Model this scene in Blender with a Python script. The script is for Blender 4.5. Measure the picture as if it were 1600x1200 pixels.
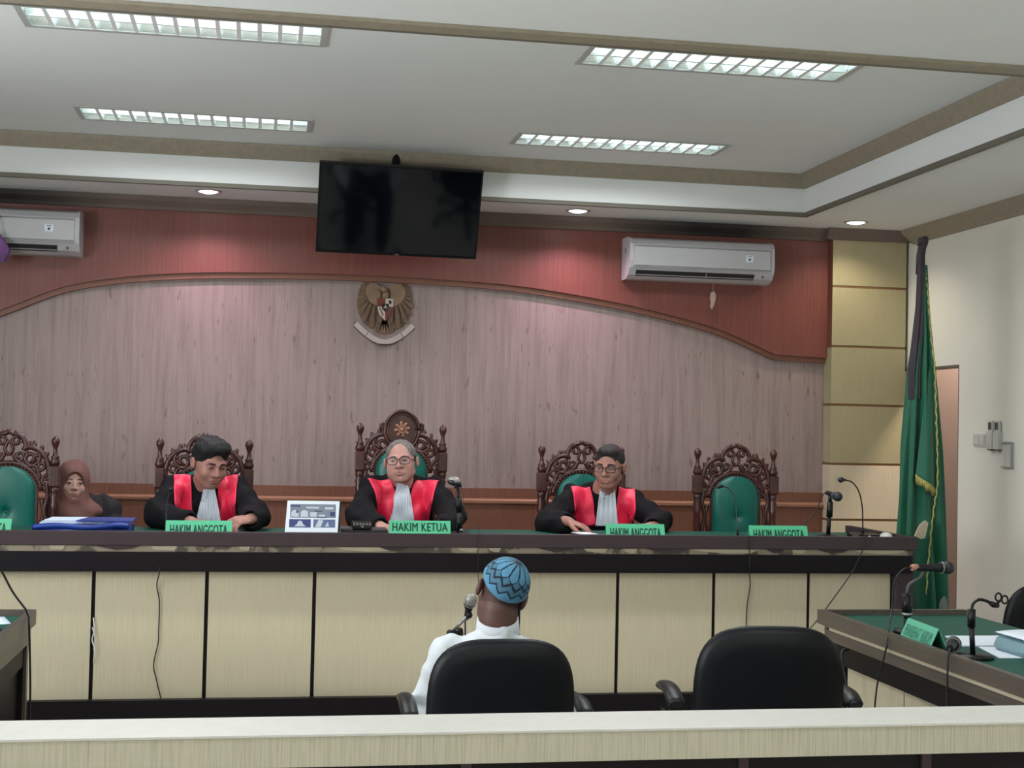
import bpy, bmesh, math, random
import numpy as np
from mathutils import Vector, Matrix, Euler
from mathutils.bvhtree import BVHTree
random.seed(7)
R = math.radians
C = bpy.context.scene.collection
for _o in list(bpy.data.objects): bpy.data.objects.remove(_o)

# ------------------------------------------------------------------ camera
YAW, PITCH, ROLL, FPX = 10.0854, 1.7500, 1.2349, 2166.6
CAM = Vector((0, 0, 1.55))
FLOOR = -0.05          # the room's floor; the camera is held 1.6 m above it
PODIUM = 0.25          # the judges' raised floor
cy, sy = math.cos(R(YAW)), math.sin(R(YAW)); cp, sp = math.cos(R(PITCH)), math.sin(R(PITCH)); cr, sr = math.cos(R(ROLL)), math.sin(R(ROLL))
c_fwd = Vector((sy*cp, cy*cp, sp)); c_rt = Vector((cy, -sy, 0)); c_up = c_rt.cross(c_fwd)
c_right = cr*c_rt + sr*c_up; c_upv = -sr*c_rt + cr*c_up
cam_d = bpy.data.cameras.new('camera'); cam = bpy.data.objects.new('camera', cam_d); C.objects.link(cam)
cam_d.sensor_width = 36; cam_d.lens = FPX/1600*36; cam_d.clip_end = 100; cam_d.clip_start = 0.05
mw = Matrix((c_right, c_upv, -c_fwd)).transposed().to_4x4(); mw.translation = CAM
cam.matrix_world = mw
bpy.context.scene.camera = cam

# ------------------------------------------------------------------ world, exposure
sc = bpy.context.scene
sc.view_settings.view_transform = 'Standard'; sc.view_settings.look = 'None'
sc.view_settings.gamma = 1; sc.view_settings.use_curve_mapping = False
sc.view_settings.exposure = -0.5
w = bpy.data.worlds.new('world'); sc.world = w; w.use_nodes = True
w.node_tree.nodes['Background'].inputs[0].default_value = (0.5, 0.55, 0.6, 1)
w.node_tree.nodes['Background'].inputs[1].default_value = 0.05

def area(name, loc, sx, sy_, power, col=(1, 1, 1), rot=(0, 0, 0), spread=180):
    l = bpy.data.lights.new(name, 'AREA'); l.shape = 'RECTANGLE'; l.size = sx; l.size_y = sy_; l.energy = power; l.color = col; l.spread = R(spread)
    o = bpy.data.objects.new(name, l); o.location = loc; o.rotation_euler = rot; C.objects.link(o); return o
def spot(name, loc, power, col, size, blend=0.6, radius=0.03, rot=(0, 0, 0)):
    l = bpy.data.lights.new(name, 'SPOT'); l.energy = power; l.color = col; l.spot_size = R(size); l.spot_blend = blend; l.shadow_soft_size = radius
    o = bpy.data.objects.new(name, l); o.location = loc; o.rotation_euler = rot; C.objects.link(o); return o
CEIL, SOFF = 3.18, 2.93
TUBE = (0.93, 0.97, 1.0)
# fluorescent troffers: (x0, x1, y0, y1, ceiling height, power)
FIX = [(-1.026, 0.220, 5.70, 6.02, CEIL, 30), (1.322, 2.568, 5.70, 6.02, CEIL, 34), (-1.03, 0.216, 7.51, 7.83, CEIL, 22), (1.345, 2.575, 7.51, 7.83, CEIL, 24)]
FIXB = [(-1.03, 0.22, 2.6, 2.92, SOFF, 22), (1.32, 2.57, 2.6, 2.92, SOFF, 22), (-1.03, 0.22, 0.6, 0.92, SOFF, 22), (1.32, 2.57, 0.6, 0.92, SOFF, 22)]  # added fixtures out of view, supplying extra room light
for i, (x0, x1, y0, y1, z, p) in enumerate(FIX + FIXB):
    area('tube_light', ((x0+x1)/2, (y0+y1)/2, z-0.012), x1-x0-0.1, y1-y0-0.08, p, TUBE, spread=158)
DOWN = [(-0.369, 8.52), (1.924, 8.56), (3.76, 8.47)]
spot('downlight_lamp', (DOWN[0][0], DOWN[0][1], SOFF-0.02), 58, (1.0, 0.64, 0.82), 130, 0.8)
spot('downlight_lamp', (DOWN[1][0], DOWN[1][1], SOFF-0.02), 58, (1.0, 0.64, 0.82), 130, 0.8)
spot('downlight_lamp', (DOWN[2][0], DOWN[2][1], SOFF-0.02), 34, (1.0, 0.90, 0.72), 140, 0.8)
# fill light: two added windows, out of view in the back wall
for wx in (-1.6, 2.4):
    area('window_daylight', (wx, -3.12, 1.75), 1.5, 1.2, 330, (0.91, 0.95, 1.0), (R(-90-28), 0, 0))
# side fill, entering by an added opening in the unseen left wall
area('window_daylight', (-3.33, 3.6, 1.75), 2.6, 1.2, 230, (0.91, 0.95, 1.0), (R(90+20), 0, R(-90)))
area('corridor_light', (4.95, 8.35, 2.85), 0.25, 0.25, 75, (1.0, 0.86, 0.74))

# ------------------------------------------------------------------ materials
def lin(c):
    out = []
    for v in c:
        v = v/255.0; out.append(v/12.92 if v <= 0.04045 else ((v+0.055)/1.055)**2.4)
    return (*out, 1)
MATS = {}
def mat(name, rgb, rough=0.6, metal=0.0, spec=0.5, emit=0, emitc=None, coat=0.0, sss=0.0, alpha=1, trans=0.0,
        var=None, bump=None, streak=None, fleck=None, sheen=0.0):
    """var=(scale,amount,(sx,sy,sz)) mottles the value; streak likewise with stretched noise; bump=(scale,strength,(sx,sy,sz))"""
    m = bpy.data.materials.new(name); m.use_nodes = True; nt = m.node_tree; b = nt.nodes['Principled BSDF']
    b.inputs['Base Color'].default_value = lin(rgb); b.inputs['Roughness'].default_value = rough; b.inputs['Metallic'].default_value = metal
    b.inputs['Specular IOR Level'].default_value = spec; b.inputs['Coat Weight'].default_value = coat; b.inputs['Coat Roughness'].default_value = 0.15
    b.inputs['Subsurface Weight'].default_value = sss; b.inputs['Subsurface Scale'].default_value = 0.02; b.inputs['Sheen Weight'].default_value = sheen
    b.inputs['Transmission Weight'].default_value = trans; b.inputs['Alpha'].default_value = alpha
    if emit: b.inputs['Emission Color'].default_value = lin(emitc or rgb); b.inputs['Emission Strength'].default_value = emit
    N, L = nt.nodes, nt.links
    tc = N.new('ShaderNodeTexCoord')
    def noise(scale, st, detail=4, rough_=0.55):
        mp = N.new('ShaderNodeMapping'); mp.inputs['Scale'].default_value = st; L.new(tc.outputs['Object'], mp.inputs[0])
        n = N.new('ShaderNodeTexNoise'); n.inputs['Scale'].default_value = scale; n.inputs['Detail'].default_value = detail; n.inputs['Roughness'].default_value = rough_
        L.new(mp.outputs[0], n.inputs['Vector']); return n.outputs['Fac']
    col = None
    def mixin(fac, dark, lo, hi, strength):
        nonlocal col
        mr = N.new('ShaderNodeMapRange'); L.new(fac, mr.inputs[0]); mr.inputs[1].default_value = lo; mr.inputs[2].default_value = hi; mr.inputs[3].default_value = 0; mr.inputs[4].default_value = strength
        mx = N.new('ShaderNodeMix'); mx.data_type = 'RGBA'; L.new(mr.outputs[0], mx.inputs[0])
        if col is None: mx.inputs[6].default_value = lin(rgb)
        else: L.new(col, mx.inputs[6])
        mx.inputs[7].default_value = lin(dark); col = mx.outputs[2]
    if var: mixin(noise(var[0], var[2] if len(var) > 2 else (1, 1, 1)), tuple(c*(1-var[1]) for c in rgb), 0.35, 0.7, 1)
    for s in (streak or []): mixin(noise(s[0], s[1], 5, 0.6), s[2], s[3], s[4], s[5])
    if fleck:
        for s in fleck: mixin(noise(s[0], s[1], 2, 0.5), s[2], s[3], s[4], s[5])
    if col is not None: L.new(col, b.inputs['Base Color'])
    if bump:
        bp = N.new('ShaderNodeBump'); bp.inputs['Strength'].default_value = bump[1]; bp.inputs['Distance'].default_value = 0.01
        L.new(noise(bump[0], bump[2] if len(bump) > 2 else (1, 1, 1)), bp.inputs['Height']); L.new(bp.outputs[0], b.inputs['Normal'])
    MATS[name] = m; return m
M = MATS
mat('ceiling_paint', (228, 230, 228), 0.9, var=(0.7, 0.03))
mat('wall_paint', (230, 229, 218), 0.85, var=(0.8, 0.04))
mat('trim_brown', (152, 142, 124), 0.6, var=(30, 0.08, (1, 1, 1)))
mat('trim_dark', (104, 100, 88), 0.6)
mat('cornice_brown', (112, 94, 88), 0.6, var=(3, 0.10))
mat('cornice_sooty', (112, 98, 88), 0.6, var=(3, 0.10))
mat('pale_wood', (152, 133, 129), 0.5, streak=[(5, (6, 1, 0.35), (126, 108, 103), 0.42, 0.72, 0.75), (14, (8, 1, 0.2), (170, 155, 150), 0.55, 0.7, 0.5)],
    fleck=[(16, (1.9, 1, 0.5), (96, 80, 76), 0.66, 0.74, 0.6), (34, (1.9, 1, 0.3), (106, 90, 84), 0.68, 0.76, 0.6)], bump=(40, 0.05, (6, 1, 0.3)))
mat('red_wood', (124, 68, 59), 0.42, streak=[(20, (8, 1, 0.12), (98, 51, 44), 0.4, 0.7, 0.7), (60, (6, 1, 0.1), (138, 80, 74), 0.55, 0.75, 0.4)])
mat('brown_wood', (126, 80, 62), 0.45, streak=[(20, (8, 1, 0.12), (100, 60, 46), 0.4, 0.7, 0.7)])
mat('moulding', (168, 122, 98), 0.35, streak=[(6, (1, 1, 1), (140, 98, 78), 0.4, 0.7, 0.6)])
mat('cream_laminate', (198, 188, 160), 0.5, streak=[(30, (8, 8, 0.15), (180, 170, 144), 0.4, 0.7, 0.7)])
mat('cream_gold', (170, 160, 126), 0.5, streak=[(30, (8, 8, 0.15), (160, 148, 112), 0.4, 0.7, 0.7)])
mat('cream_rail', (182, 176, 156), 0.45, streak=[(24, (8, 1, 0.25), (150, 144, 120), 0.45, 0.72, 0.75)])
mat('rail_top', (196, 194, 186), 0.4, var=(20, 0.03))
mat('cream_pillar', (212, 198, 172), 0.5, streak=[(30, (8, 8, 0.15), (194, 180, 154), 0.4, 0.7, 0.7)])
mat('groove', (120, 88, 56), 0.7)
mat('dark_laminate', (18, 13, 18), 0.45, spec=0.2, streak=[(12, (1, 1, 8), (18, 14, 17), 0.4, 0.7, 0.8)])
mat('slab_brown', (62, 50, 54), 0.4, spec=0.3, streak=[(12, (0.3, 6, 6), (58, 48, 48), 0.4, 0.7, 0.8)])
mat('table_brown', (86, 78, 70), 0.35, streak=[(10, (6, 0.3, 6), (70, 62, 56), 0.4, 0.7, 0.8)])
mat('edge_tape', (150, 138, 118), 0.5, streak=[(6, (1.2, 1.2, 1), (70, 60, 54), 0.5, 0.56, 0.9)])
mat('scrap_beige', (176, 166, 142), 0.6)
mat('desk_green', (8, 78, 64), 0.5, spec=0.3, var=(5, 0.06))
mat('floor_tile', (205, 200, 190), 0.3, var=(2, 0.06))
mat('back_wall', (190, 190, 180), 0.85)
mat('corridor_pink', (122, 104, 96), 0.8, var=(1.5, 0.05))
mat('fixture_frame', (176, 176, 172), 0.45)
mat('reflector', (226, 232, 232), 0.22, metal=0.85)
mat('louvre', (240, 242, 242), 0.35, metal=0.25, emit=0.0)
mat('tube_glow', (235, 255, 252), 0.4, emit=7)
mat('lamp_glow', (255, 244, 250), 0.4, emit=16)
mat('lamp_ring', (190, 190, 186), 0.3, metal=0.5)
mat('tv_black', (8, 9, 11), 0.4, spec=0.25)
mat('tv_screen', (4, 8, 13), 0.06, spec=0.35)
mat('ac_white', (188, 187, 190), 0.4, var=(4, 0.03))
mat('ac_grey', (150, 150, 150), 0.5)
mat('ac_dark', (34, 30, 32), 0.6)
mat('carved_wood', (78, 38, 33), 0.35, spec=0.5, coat=0.2, var=(14, 0.35))
mat('green_vinyl', (10, 104, 92), 0.38, spec=0.5, var=(4, 0.08))
mat('button_green', (12, 80, 66), 0.4)
mat('skin_tan', (190, 140, 128), 0.55, sss=0.08, var=(9, 0.08))
mat('skin_pale', (200, 158, 144), 0.55, sss=0.08, var=(9, 0.05))
mat('skin_brown', (172, 122, 108), 0.55, sss=0.08, var=(9, 0.1))
mat('skin_dark', (94, 64, 57), 0.55, sss=0.08, var=(9, 0.1))
mat('lips', (164, 108, 98), 0.45)
mat('lips_pink', (176, 124, 120), 0.45)
mat('hair_black', (16, 13, 15), 0.7, bump=(120, 0.5, (1, 1, 0.4)))
mat('hair_grey', (132, 124, 120), 0.6, var=(60, 0.35), bump=(120, 0.5, (1, 1, 0.4)))
mat('hair_crop', (44, 34, 34), 0.7, var=(80, 0.3), bump=(200, 0.4))
mat('stubble', (84, 58, 52), 0.75, var=(160, 0.25))
mat('brow', (40, 30, 28), 0.8)
mat('eye_white', (150, 138, 130), 0.4)
mat('iris', (24, 16, 14), 0.2)
mat('robe_black', (15, 14, 18), 0.85, spec=0.2, bump=(9, 0.25, (1, 1, 0.6)))
mat('robe_collar', (40, 14, 22), 0.7)
mat('red_satin', (236, 34, 76), 0.45, sheen=0.1, bump=(16, 0.5, (1.3, 1, 0.45)))
mat('white_cloth', (214, 220, 230), 0.7)
mat('shirt_white', (206, 212, 216), 0.75, bump=(14, 0.35))
mat('hijab_brown', (118, 80, 72), 0.8, bump=(9, 0.2, (1, 1, 0.5)))
mat('trousers_dark', (34, 34, 40), 0.85)
mat('jacket_black', (22, 20, 24), 0.8)
mat('frame_black', (18, 15, 16), 0.3)
mat('frame_brown', (40, 26, 24), 0.3)
mat('lens', (225, 225, 225), 0.05, trans=0.0, alpha=0.05)
mat('cap_blue', (84, 142, 174), 0.8, var=(60, 0.08))
mat('cap_grey', (70, 114, 140), 0.8, var=(60, 0.08))
mat('cap_line', (14, 32, 52), 0.8)
mat('office_black', (10, 12, 16), 0.45, spec=0.25, bump=(60, 0.1))
mat('plastic_black', (14, 14, 16), 0.4, spec=0.35)
mat('plastic_grey', (66, 66, 70), 0.45)
mat('metal_grey', (150, 150, 150), 0.35, metal=0.8)
mat('mic_mesh', (60, 62, 66), 0.5, metal=0.4, var=(300, 0.4))
mat('mic_silver', (168, 164, 156), 0.45, metal=0.5, var=(300, 0.3))
mat('sign_green', (84, 186, 140), 0.5)
mat('sign_text', (18, 70, 56), 0.6)
mat('sign_pale', (96, 176, 144), 0.5)
mat('sign_faded', (64, 132, 108), 0.6)
mat('folder_blue', (26, 60, 150), 0.4, var=(9, 0.2))
mat('paper', (206, 220, 236), 0.7)
mat('paper_white', (224, 232, 240), 0.7)
mat('folder_grey', (120, 150, 158), 0.4)
mat('folder_maroon', (58, 30, 48), 0.4)
mat('print_blue', (88, 104, 140), 0.5)
mat('print_grey', (120, 128, 140), 0.5)
mat('print_navy', (52, 66, 116), 0.5)
mat('print_pale', (188, 196, 208), 0.5)
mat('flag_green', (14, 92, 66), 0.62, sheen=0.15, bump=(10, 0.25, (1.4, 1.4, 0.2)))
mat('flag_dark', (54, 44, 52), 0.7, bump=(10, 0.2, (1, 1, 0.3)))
mat('fringe_gold', (190, 180, 96), 0.6, var=(80, 0.25))
mat('cloth_grey', (120, 132, 124), 0.8)
mat('gold_wing', (118, 90, 68), 0.5, var=(18, 0.2))
mat('gold_light', (142, 114, 90), 0.5, var=(18, 0.15))
mat('shield_red', (112, 40, 30), 0.5)
mat('shield_white', (196, 184, 170), 0.5)
mat('shield_black', (28, 20, 18), 0.5)
mat('ribbon', (190, 176, 168), 0.5)
mat('ribbon_edge', (86, 62, 52), 0.5)
mat('switch_white', (200, 202, 196), 0.4)
mat('remote_dark', (70, 74, 76), 0.4)
mat('cable_black', (20, 18, 20), 0.5)
mat('cable_white', (210, 210, 206), 0.5)
mat('purple_bag', (112, 58, 128), 0.45, var=(12, 0.3))
mat('clear_tag', (190, 160, 150), 0.3, alpha=0.75)

def darken_spots(name, spots, dark=(30, 28, 28)):
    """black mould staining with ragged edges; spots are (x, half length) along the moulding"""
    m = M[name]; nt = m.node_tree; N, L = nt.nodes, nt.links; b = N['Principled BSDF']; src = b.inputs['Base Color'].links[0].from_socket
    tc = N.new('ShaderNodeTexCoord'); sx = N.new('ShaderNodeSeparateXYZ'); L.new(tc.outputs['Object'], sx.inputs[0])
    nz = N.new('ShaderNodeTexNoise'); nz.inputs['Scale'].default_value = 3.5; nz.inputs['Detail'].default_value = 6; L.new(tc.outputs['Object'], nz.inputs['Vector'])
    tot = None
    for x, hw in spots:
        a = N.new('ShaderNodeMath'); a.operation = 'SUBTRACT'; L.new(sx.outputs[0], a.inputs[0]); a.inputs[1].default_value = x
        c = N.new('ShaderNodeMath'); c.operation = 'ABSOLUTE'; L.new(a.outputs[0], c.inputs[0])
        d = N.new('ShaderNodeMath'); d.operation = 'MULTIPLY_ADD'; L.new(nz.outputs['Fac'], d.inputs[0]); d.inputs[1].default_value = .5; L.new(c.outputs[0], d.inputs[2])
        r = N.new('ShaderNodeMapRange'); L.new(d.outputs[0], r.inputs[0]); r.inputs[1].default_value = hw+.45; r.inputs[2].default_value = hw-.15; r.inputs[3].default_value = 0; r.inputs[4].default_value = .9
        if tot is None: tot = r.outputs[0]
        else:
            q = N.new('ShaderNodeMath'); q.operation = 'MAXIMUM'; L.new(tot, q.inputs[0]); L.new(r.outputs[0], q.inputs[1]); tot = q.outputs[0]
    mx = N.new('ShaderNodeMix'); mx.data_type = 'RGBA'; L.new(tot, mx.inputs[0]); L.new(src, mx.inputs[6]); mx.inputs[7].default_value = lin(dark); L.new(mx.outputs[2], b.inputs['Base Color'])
darken_spots('cornice_sooty', [(2.95, .55), (-1.7, .6)])

# ------------------------------------------------------------------ object helpers
def tag(o, label=None, cat=None, group=None, kind=None):
    if label: o['label'] = label
    if cat: o['category'] = cat
    if group: o['group'] = group
    if kind: o['kind'] = kind
    return o
def empty(name, loc, label=None, cat=None, group=None, rz=0):
    o = bpy.data.objects.new(name, None); C.objects.link(o); o.location = loc; o.rotation_euler = (0, 0, rz); o.empty_display_size = 0.1
    o['_base'] = [float(v) for v in loc]; return tag(o, label, cat, group)
def base(o):
    b = Vector((0, 0, 0))
    while o is not None: b += Vector(o.location); o = o.parent
    return b
class MB:
    """collects shapes in one mesh; world coordinates unless built local"""
    def __init__(s): s.bm = bmesh.new(); s.mi = 0
    def _new(s, geom_verts):
        fs = set()
        for v in geom_verts:
            for f in v.link_faces: fs.add(f)
        for f in fs: f.material_index = s.mi
    def box(s, x0, x1, y0, y1, z0, z1, bev=0.0, rot=None, c=None):
        g = bmesh.ops.create_cube(s.bm, size=1)['verts']
        cx, cy_, cz = (x0+x1)/2, (y0+y1)/2, (z0+z1)/2
        for v in g: v.co = Vector((v.co.x*(x1-x0), v.co.y*(y1-y0), v.co.z*(z1-z0)))
        s._new(g)
        if bev:
            es = set(e for v in g for e in v.link_edges)
            r = bmesh.ops.bevel(s.bm, geom=list(es), offset=bev, segments=2, affect='EDGES', profile=0.6)
            g = list(set(v for f in r['faces'] for v in f.verts) | set(v for v in g if v.is_valid)); s._new(g)
        m = (rot.to_4x4() if rot is not None else Matrix.Identity(4)); m.translation = Vector((cx, cy_, cz)) if c is None else Vector(c)
        for v in g: v.co = m @ v.co
        return s
    def tube(s, pts, r, n=8, cap=True, flat=1.0):
        pts = [Vector(p) for p in pts]; rr = r if isinstance(r, (list, tuple)) else [r]*len(pts)
        rings = []; up = None
        for i, p in enumerate(pts):
            t = (pts[min(i+1, len(pts)-1)] - pts[max(i-1, 0)]).normalized()
            if up is None: up = Vector((0, 0, 1)) if abs(t.z) < 0.9 else Vector((0, 1, 0))
            a = t.cross(up)
            if a.length < 1e-5: a = t.orthogonal()
            a.normalize(); b = a.cross(t).normalized(); up = b
            rings.append([s.bm.verts.new(p + rr[i]*(math.cos(2*math.pi*k/n)*a + flat*math.sin(2*math.pi*k/n)*b)) for k in range(n)])
        for A, B in zip(rings, rings[1:]):
            for k in range(n):
                f = s.bm.faces.new((A[k], A[(k+1) % n], B[(k+1) % n], B[k])); f.material_index = s.mi; f.smooth = True
        if cap:
            for q in (rings[0][::-1], rings[-1]): s.bm.faces.new(q).material_index = s.mi
        return s
    def lathe(s, prof, c=(0, 0, 0), n=24, axis='Z', smooth=True, cap=True):
        rings = []
        for (r, z) in prof:
            ring = []
            for k in range(n):
                a = 2*math.pi*k/n; p = (r*math.cos(a), r*math.sin(a), z)
                if axis == 'Y': p = (p[0], z, p[1])
                if axis == 'X': p = (z, p[0], p[1])
                ring.append(s.bm.verts.new(Vector(p) + Vector(c)))
            rings.append(ring)
        for A, B in zip(rings, rings[1:]):
            for k in range(n):
                f = s.bm.faces.new((A[k], A[(k+1) % n], B[(k+1) % n], B[k])); f.material_index = s.mi; f.smooth = smooth
        if cap:
            for q in (rings[0][::-1], rings[-1]): s.bm.faces.new(q).material_index = s.mi
        return s
    def sphere(s, c, r, seg=16, rad=None, rot=None):
        g = bmesh.ops.create_uvsphere(s.bm, u_segments=seg, v_segments=max(6, seg//2), radius=1)['verts']
        rx = rad or (r, r, r)
        for v in g:
            p = Vector((v.co.x*rx[0], v.co.y*rx[1], v.co.z*rx[2]))
            v.co = (rot @ p if rot is not None else p) + Vector(c)
        s._new(g)
        for v in g:
            for f in v.link_faces: f.smooth = True
        return s
    def prism(s, poly, d0, d1, axis='Y', tr=None):
        """extrude a 2D polygon between d0 and d1 along axis; poly is (x,z) for Y, (y,z) for X, (x,y) for Z"""
        def P(a, b, d): return {'Y': (a, d, b), 'X': (d, a, b), 'Z': (a, b, d)}[axis]
        A = [s.bm.verts.new(P(a, b, d0)) for a, b in poly]; B = [s.bm.verts.new(P(a, b, d1)) for a, b in poly]
        if tr is not None:
            for v in A+B: v.co = tr @ v.co
        n = len(poly); fs = [s.bm.faces.new(A), s.bm.faces.new(B[::-1])]
        for k in range(n): fs.append(s.bm.faces.new((A[k], B[k], B[(k+1) % n], A[(k+1) % n])))
        for f in fs: f.material_index = s.mi
        return s
    def grid(s, P, closed=False):
        """P[i][j] points -> quads"""
        V = [[s.bm.verts.new(p) for p in row] for row in P]
        for i in range(len(V)-1):
            m = len(V[0]); rng = m if closed else m-1
            for j in range(rng):
                f = s.bm.faces.new((V[i][j], V[i][(j+1) % m], V[i+1][(j+1) % m], V[i+1][j])); f.material_index = s.mi; f.smooth = True
        return V
    def build(s, name, mats, parent=None, local=False, solid=0, smooth=None, sub=0):
        bmesh.ops.recalc_face_normals(s.bm, faces=s.bm.faces)
        me = bpy.data.meshes.new(name); 
        if parent is not None and not local:
            b = base(parent)
            for v in s.bm.verts: v.co -= b
        s.bm.to_mesh(me); s.bm.free()
        for m in (mats if isinstance(mats, (list, tuple)) else [mats]): me.materials.append(M[m] if isinstance(m, str) else m)
        o = bpy.data.objects.new(name, me); C.objects.link(o)
        if parent is not None: o.parent = parent
        if smooth is not None:
            for p in me.polygons: p.use_smooth = smooth
        if solid:
            md = o.modifiers.new('solid', 'SOLIDIFY'); md.thickness = solid; md.offset = 0
        if sub:
            md = o.modifiers.new('sub', 'SUBSURF'); md.levels = sub; md.render_levels = sub
        return o
def origin_fix(o):
    """put a one-mesh thing's origin at its base centre"""
    me = o.data; n = len(me.vertices)
    co = np.empty(n*3); me.vertices.foreach_get('co', co); co = co.reshape(-1, 3)
    lo, hi = co.min(0), co.max(0); b = np.array([(lo[0]+hi[0])/2, (lo[1]+hi[1])/2, lo[2]])
    me.vertices.foreach_set('co', (co-b).ravel()); o.location = b; return o
def one(name, mb, mats, label, cat, group=None, **k):
    return tag(origin_fix(mb.build(name, mats, **k)), label, cat, group)
def struct(name, mb, mats, parent=None, **k):
    o = mb.build(name, mats, parent, **k)
    if parent is None: o['kind'] = 'structure'
    return o
def copy_tree(o, parent=None):
    c = o.copy(); C.objects.link(c); c.parent = parent
    for ch in list(o.children): copy_tree(ch, c)
    return c
def smoothpts(pts, n=6):
    """Catmull-Rom through the points"""
    P = [Vector(p) for p in pts]; P = [2*P[0]-P[1]] + P + [2*P[-1]-P[-2]]; out = []
    for i in range(1, len(P)-2):
        for k in range(n):
            t = k/n; a, b, c, d = P[i-1], P[i], P[i+1], P[i+2]
            out.append(0.5*((2*b)+(c-a)*t+(2*a-5*b+4*c-d)*t*t+(3*b-a-3*c+d)*t*t*t))
    out.append(P[-2]); return out
def text_mesh(body, height, width, material, parent, mtx, name='lettering', bold=0.0, ext=0.0006):
    cu = bpy.data.curves.new('t', 'FONT'); cu.body = body; cu.size = 1; cu.extrude = 0; cu.offset = bold; cu.align_x = 'CENTER'; cu.align_y = 'CENTER'; cu.space_character = 1.08
    to = bpy.data.objects.new('t', cu); C.objects.link(to); bpy.context.view_layer.update()
    me = bpy.data.meshes.new_from_object(to.evaluated_get(bpy.context.evaluated_depsgraph_get())); bpy.data.objects.remove(to)
    n = len(me.vertices); co = np.empty(n*3); me.vertices.foreach_get('co', co); co = co.reshape(-1, 3)
    lo, hi = co.min(0), co.max(0); c = (lo+hi)/2; co = (co-c)*np.array([width/(hi[0]-lo[0]), height/(hi[1]-lo[1]), 1])
    co[:, 2] += ext
    me.vertices.foreach_set('co', co.ravel())
    bm = bmesh.new(); bm.from_mesh(me); g0 = bm.verts[:]+bm.edges[:]+bm.faces[:]      # heavier strokes: the same letters laid side by side
    for dx, dz in ((-.012, .0), (.012, .0), (0, .012), (0, -.012)):
        r = bmesh.ops.duplicate(bm, geom=g0); bmesh.ops.translate(bm, vec=Vector((dx*height, dz*height, .00004)), verts=[v for v in r['geom'] if isinstance(v, bmesh.types.BMVert)])
    for dx in (-.03, .03):
        r = bmesh.ops.duplicate(bm, geom=g0); bmesh.ops.translate(bm, vec=Vector((dx*height, 0, .00008)), verts=[v for v in r['geom'] if isinstance(v, bmesh.types.BMVert)])
    bm.to_mesh(me); bm.free(); me.transform(mtx); me.materials.append(M[material])
    o = bpy.data.objects.new(name, me); C.objects.link(o); o.parent = parent; return o
# ------------------------------------------------------------------ the room
XL, XR, YF, YB, YN = -3.4, 4.30, 8.95, -3.2, 4.80     # left, right, front wall, back wall, near edge of the coffer
def slab_holes(name, x0, x1, y0, y1, z0, z1, holes, m):
    xs = sorted(set([x0, x1] + [v for h in holes for v in h[:2]])); ys = sorted(set([y0, y1] + [v for h in holes for v in h[2:4]]))
    b = MB()
    for a, c in zip(xs, xs[1:]):
        for d, e in zip(ys, ys[1:]):
            if any(h[0]-1e-6 <= a and c <= h[1]+1e-6 and h[2]-1e-6 <= d and e <= h[3]+1e-6 for h in holes): continue
            b.box(a, c, d, e, z0, z1)
    return struct(name, b, m)
struct('floor', MB().box(XL, XR, YB, YF, FLOOR-0.1, FLOOR), 'floor_tile')
CX0, CX1, CY1 = -2.6, 3.34, 8.30                       # the raised coffer
slab_holes('ceiling', CX0-0.1, CX1+0.1, YN-0.1, CY1+0.1, CEIL, CEIL+0.01, [(f[0]+.02, f[1]-.02, f[2]+.02, f[3]-.02) for f in FIX], 'ceiling_paint')
dl = [(x-0.05, x+0.05, y-0.05, y+0.05) for x, y in DOWN]
slab_holes('ceiling_lower', XL, XR, YB, YF, SOFF, SOFF+0.01, [(CX0, CX1, YN, CY1)] + [(f[0]+.02, f[1]-.02, f[2]+.02, f[3]-.02) for f in FIXB] + dl, 'ceiling_paint')
b = MB().box(CX0-0.02, CX0, YN, CY1, SOFF, CEIL).box(CX1, CX1+0.02, YN, CY1, SOFF, CEIL).box(CX0-.02, CX1+.02, CY1, CY1+0.02, SOFF, CEIL).box(CX0-.02, CX1+.02, YN-0.02, YN, SOFF, CEIL)
struct('ceiling_step', b, 'ceiling_paint')
# crown trim round the coffer, its thin lower lip and the flat band at the near edge
def frame_prism(prof, m, name, x0, x1, y0, y1):
    """sweep a (inward, z) profile round a rectangle, mitred"""
    b = MB(); P = []
    for (cx, cyy, sx, sy2) in ((x0, y0, 1, 1), (x1, y0, -1, 1), (x1, y1, -1, -1), (x0, y1, 1, -1)):
        P.append([Vector((cx+sx*d, cyy+sy2*d, z)) for d, z in prof])
    P.append(P[0]); n = len(prof)
    V = [[b.bm.verts.new(p) for p in row] for row in P[:4]]
    for i in range(4):
        A, B = V[i], V[(i+1) % 4]
        for k in range(n): b.bm.faces.new((A[k], A[(k+1) % n], B[(k+1) % n], B[k]))
    return struct(name, b, m)
frame_prism([(0, CEIL-0.085), (0.012, CEIL-0.085), (0.03, CEIL-0.06), (0.055, CEIL-0.02), (0.06, CEIL-0.001), (0, CEIL-0.001)], 'trim_brown', 'trim_1', CX0, CX1, YN, CY1)
frame_prism([(-0.02, SOFF-0.012), (0.012, SOFF-0.012), (0.012, SOFF+0.012), (0, SOFF+0.012), (-0.02, SOFF+0.012)], 'trim_dark', 'trim_2', CX0, CX1, YN, CY1)
struct('trim_3', MB().box(CX0, CX1+0.3, YN-0.10, YN-0.021, SOFF-0.014, SOFF-0.0005), 'trim_brown')
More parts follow.
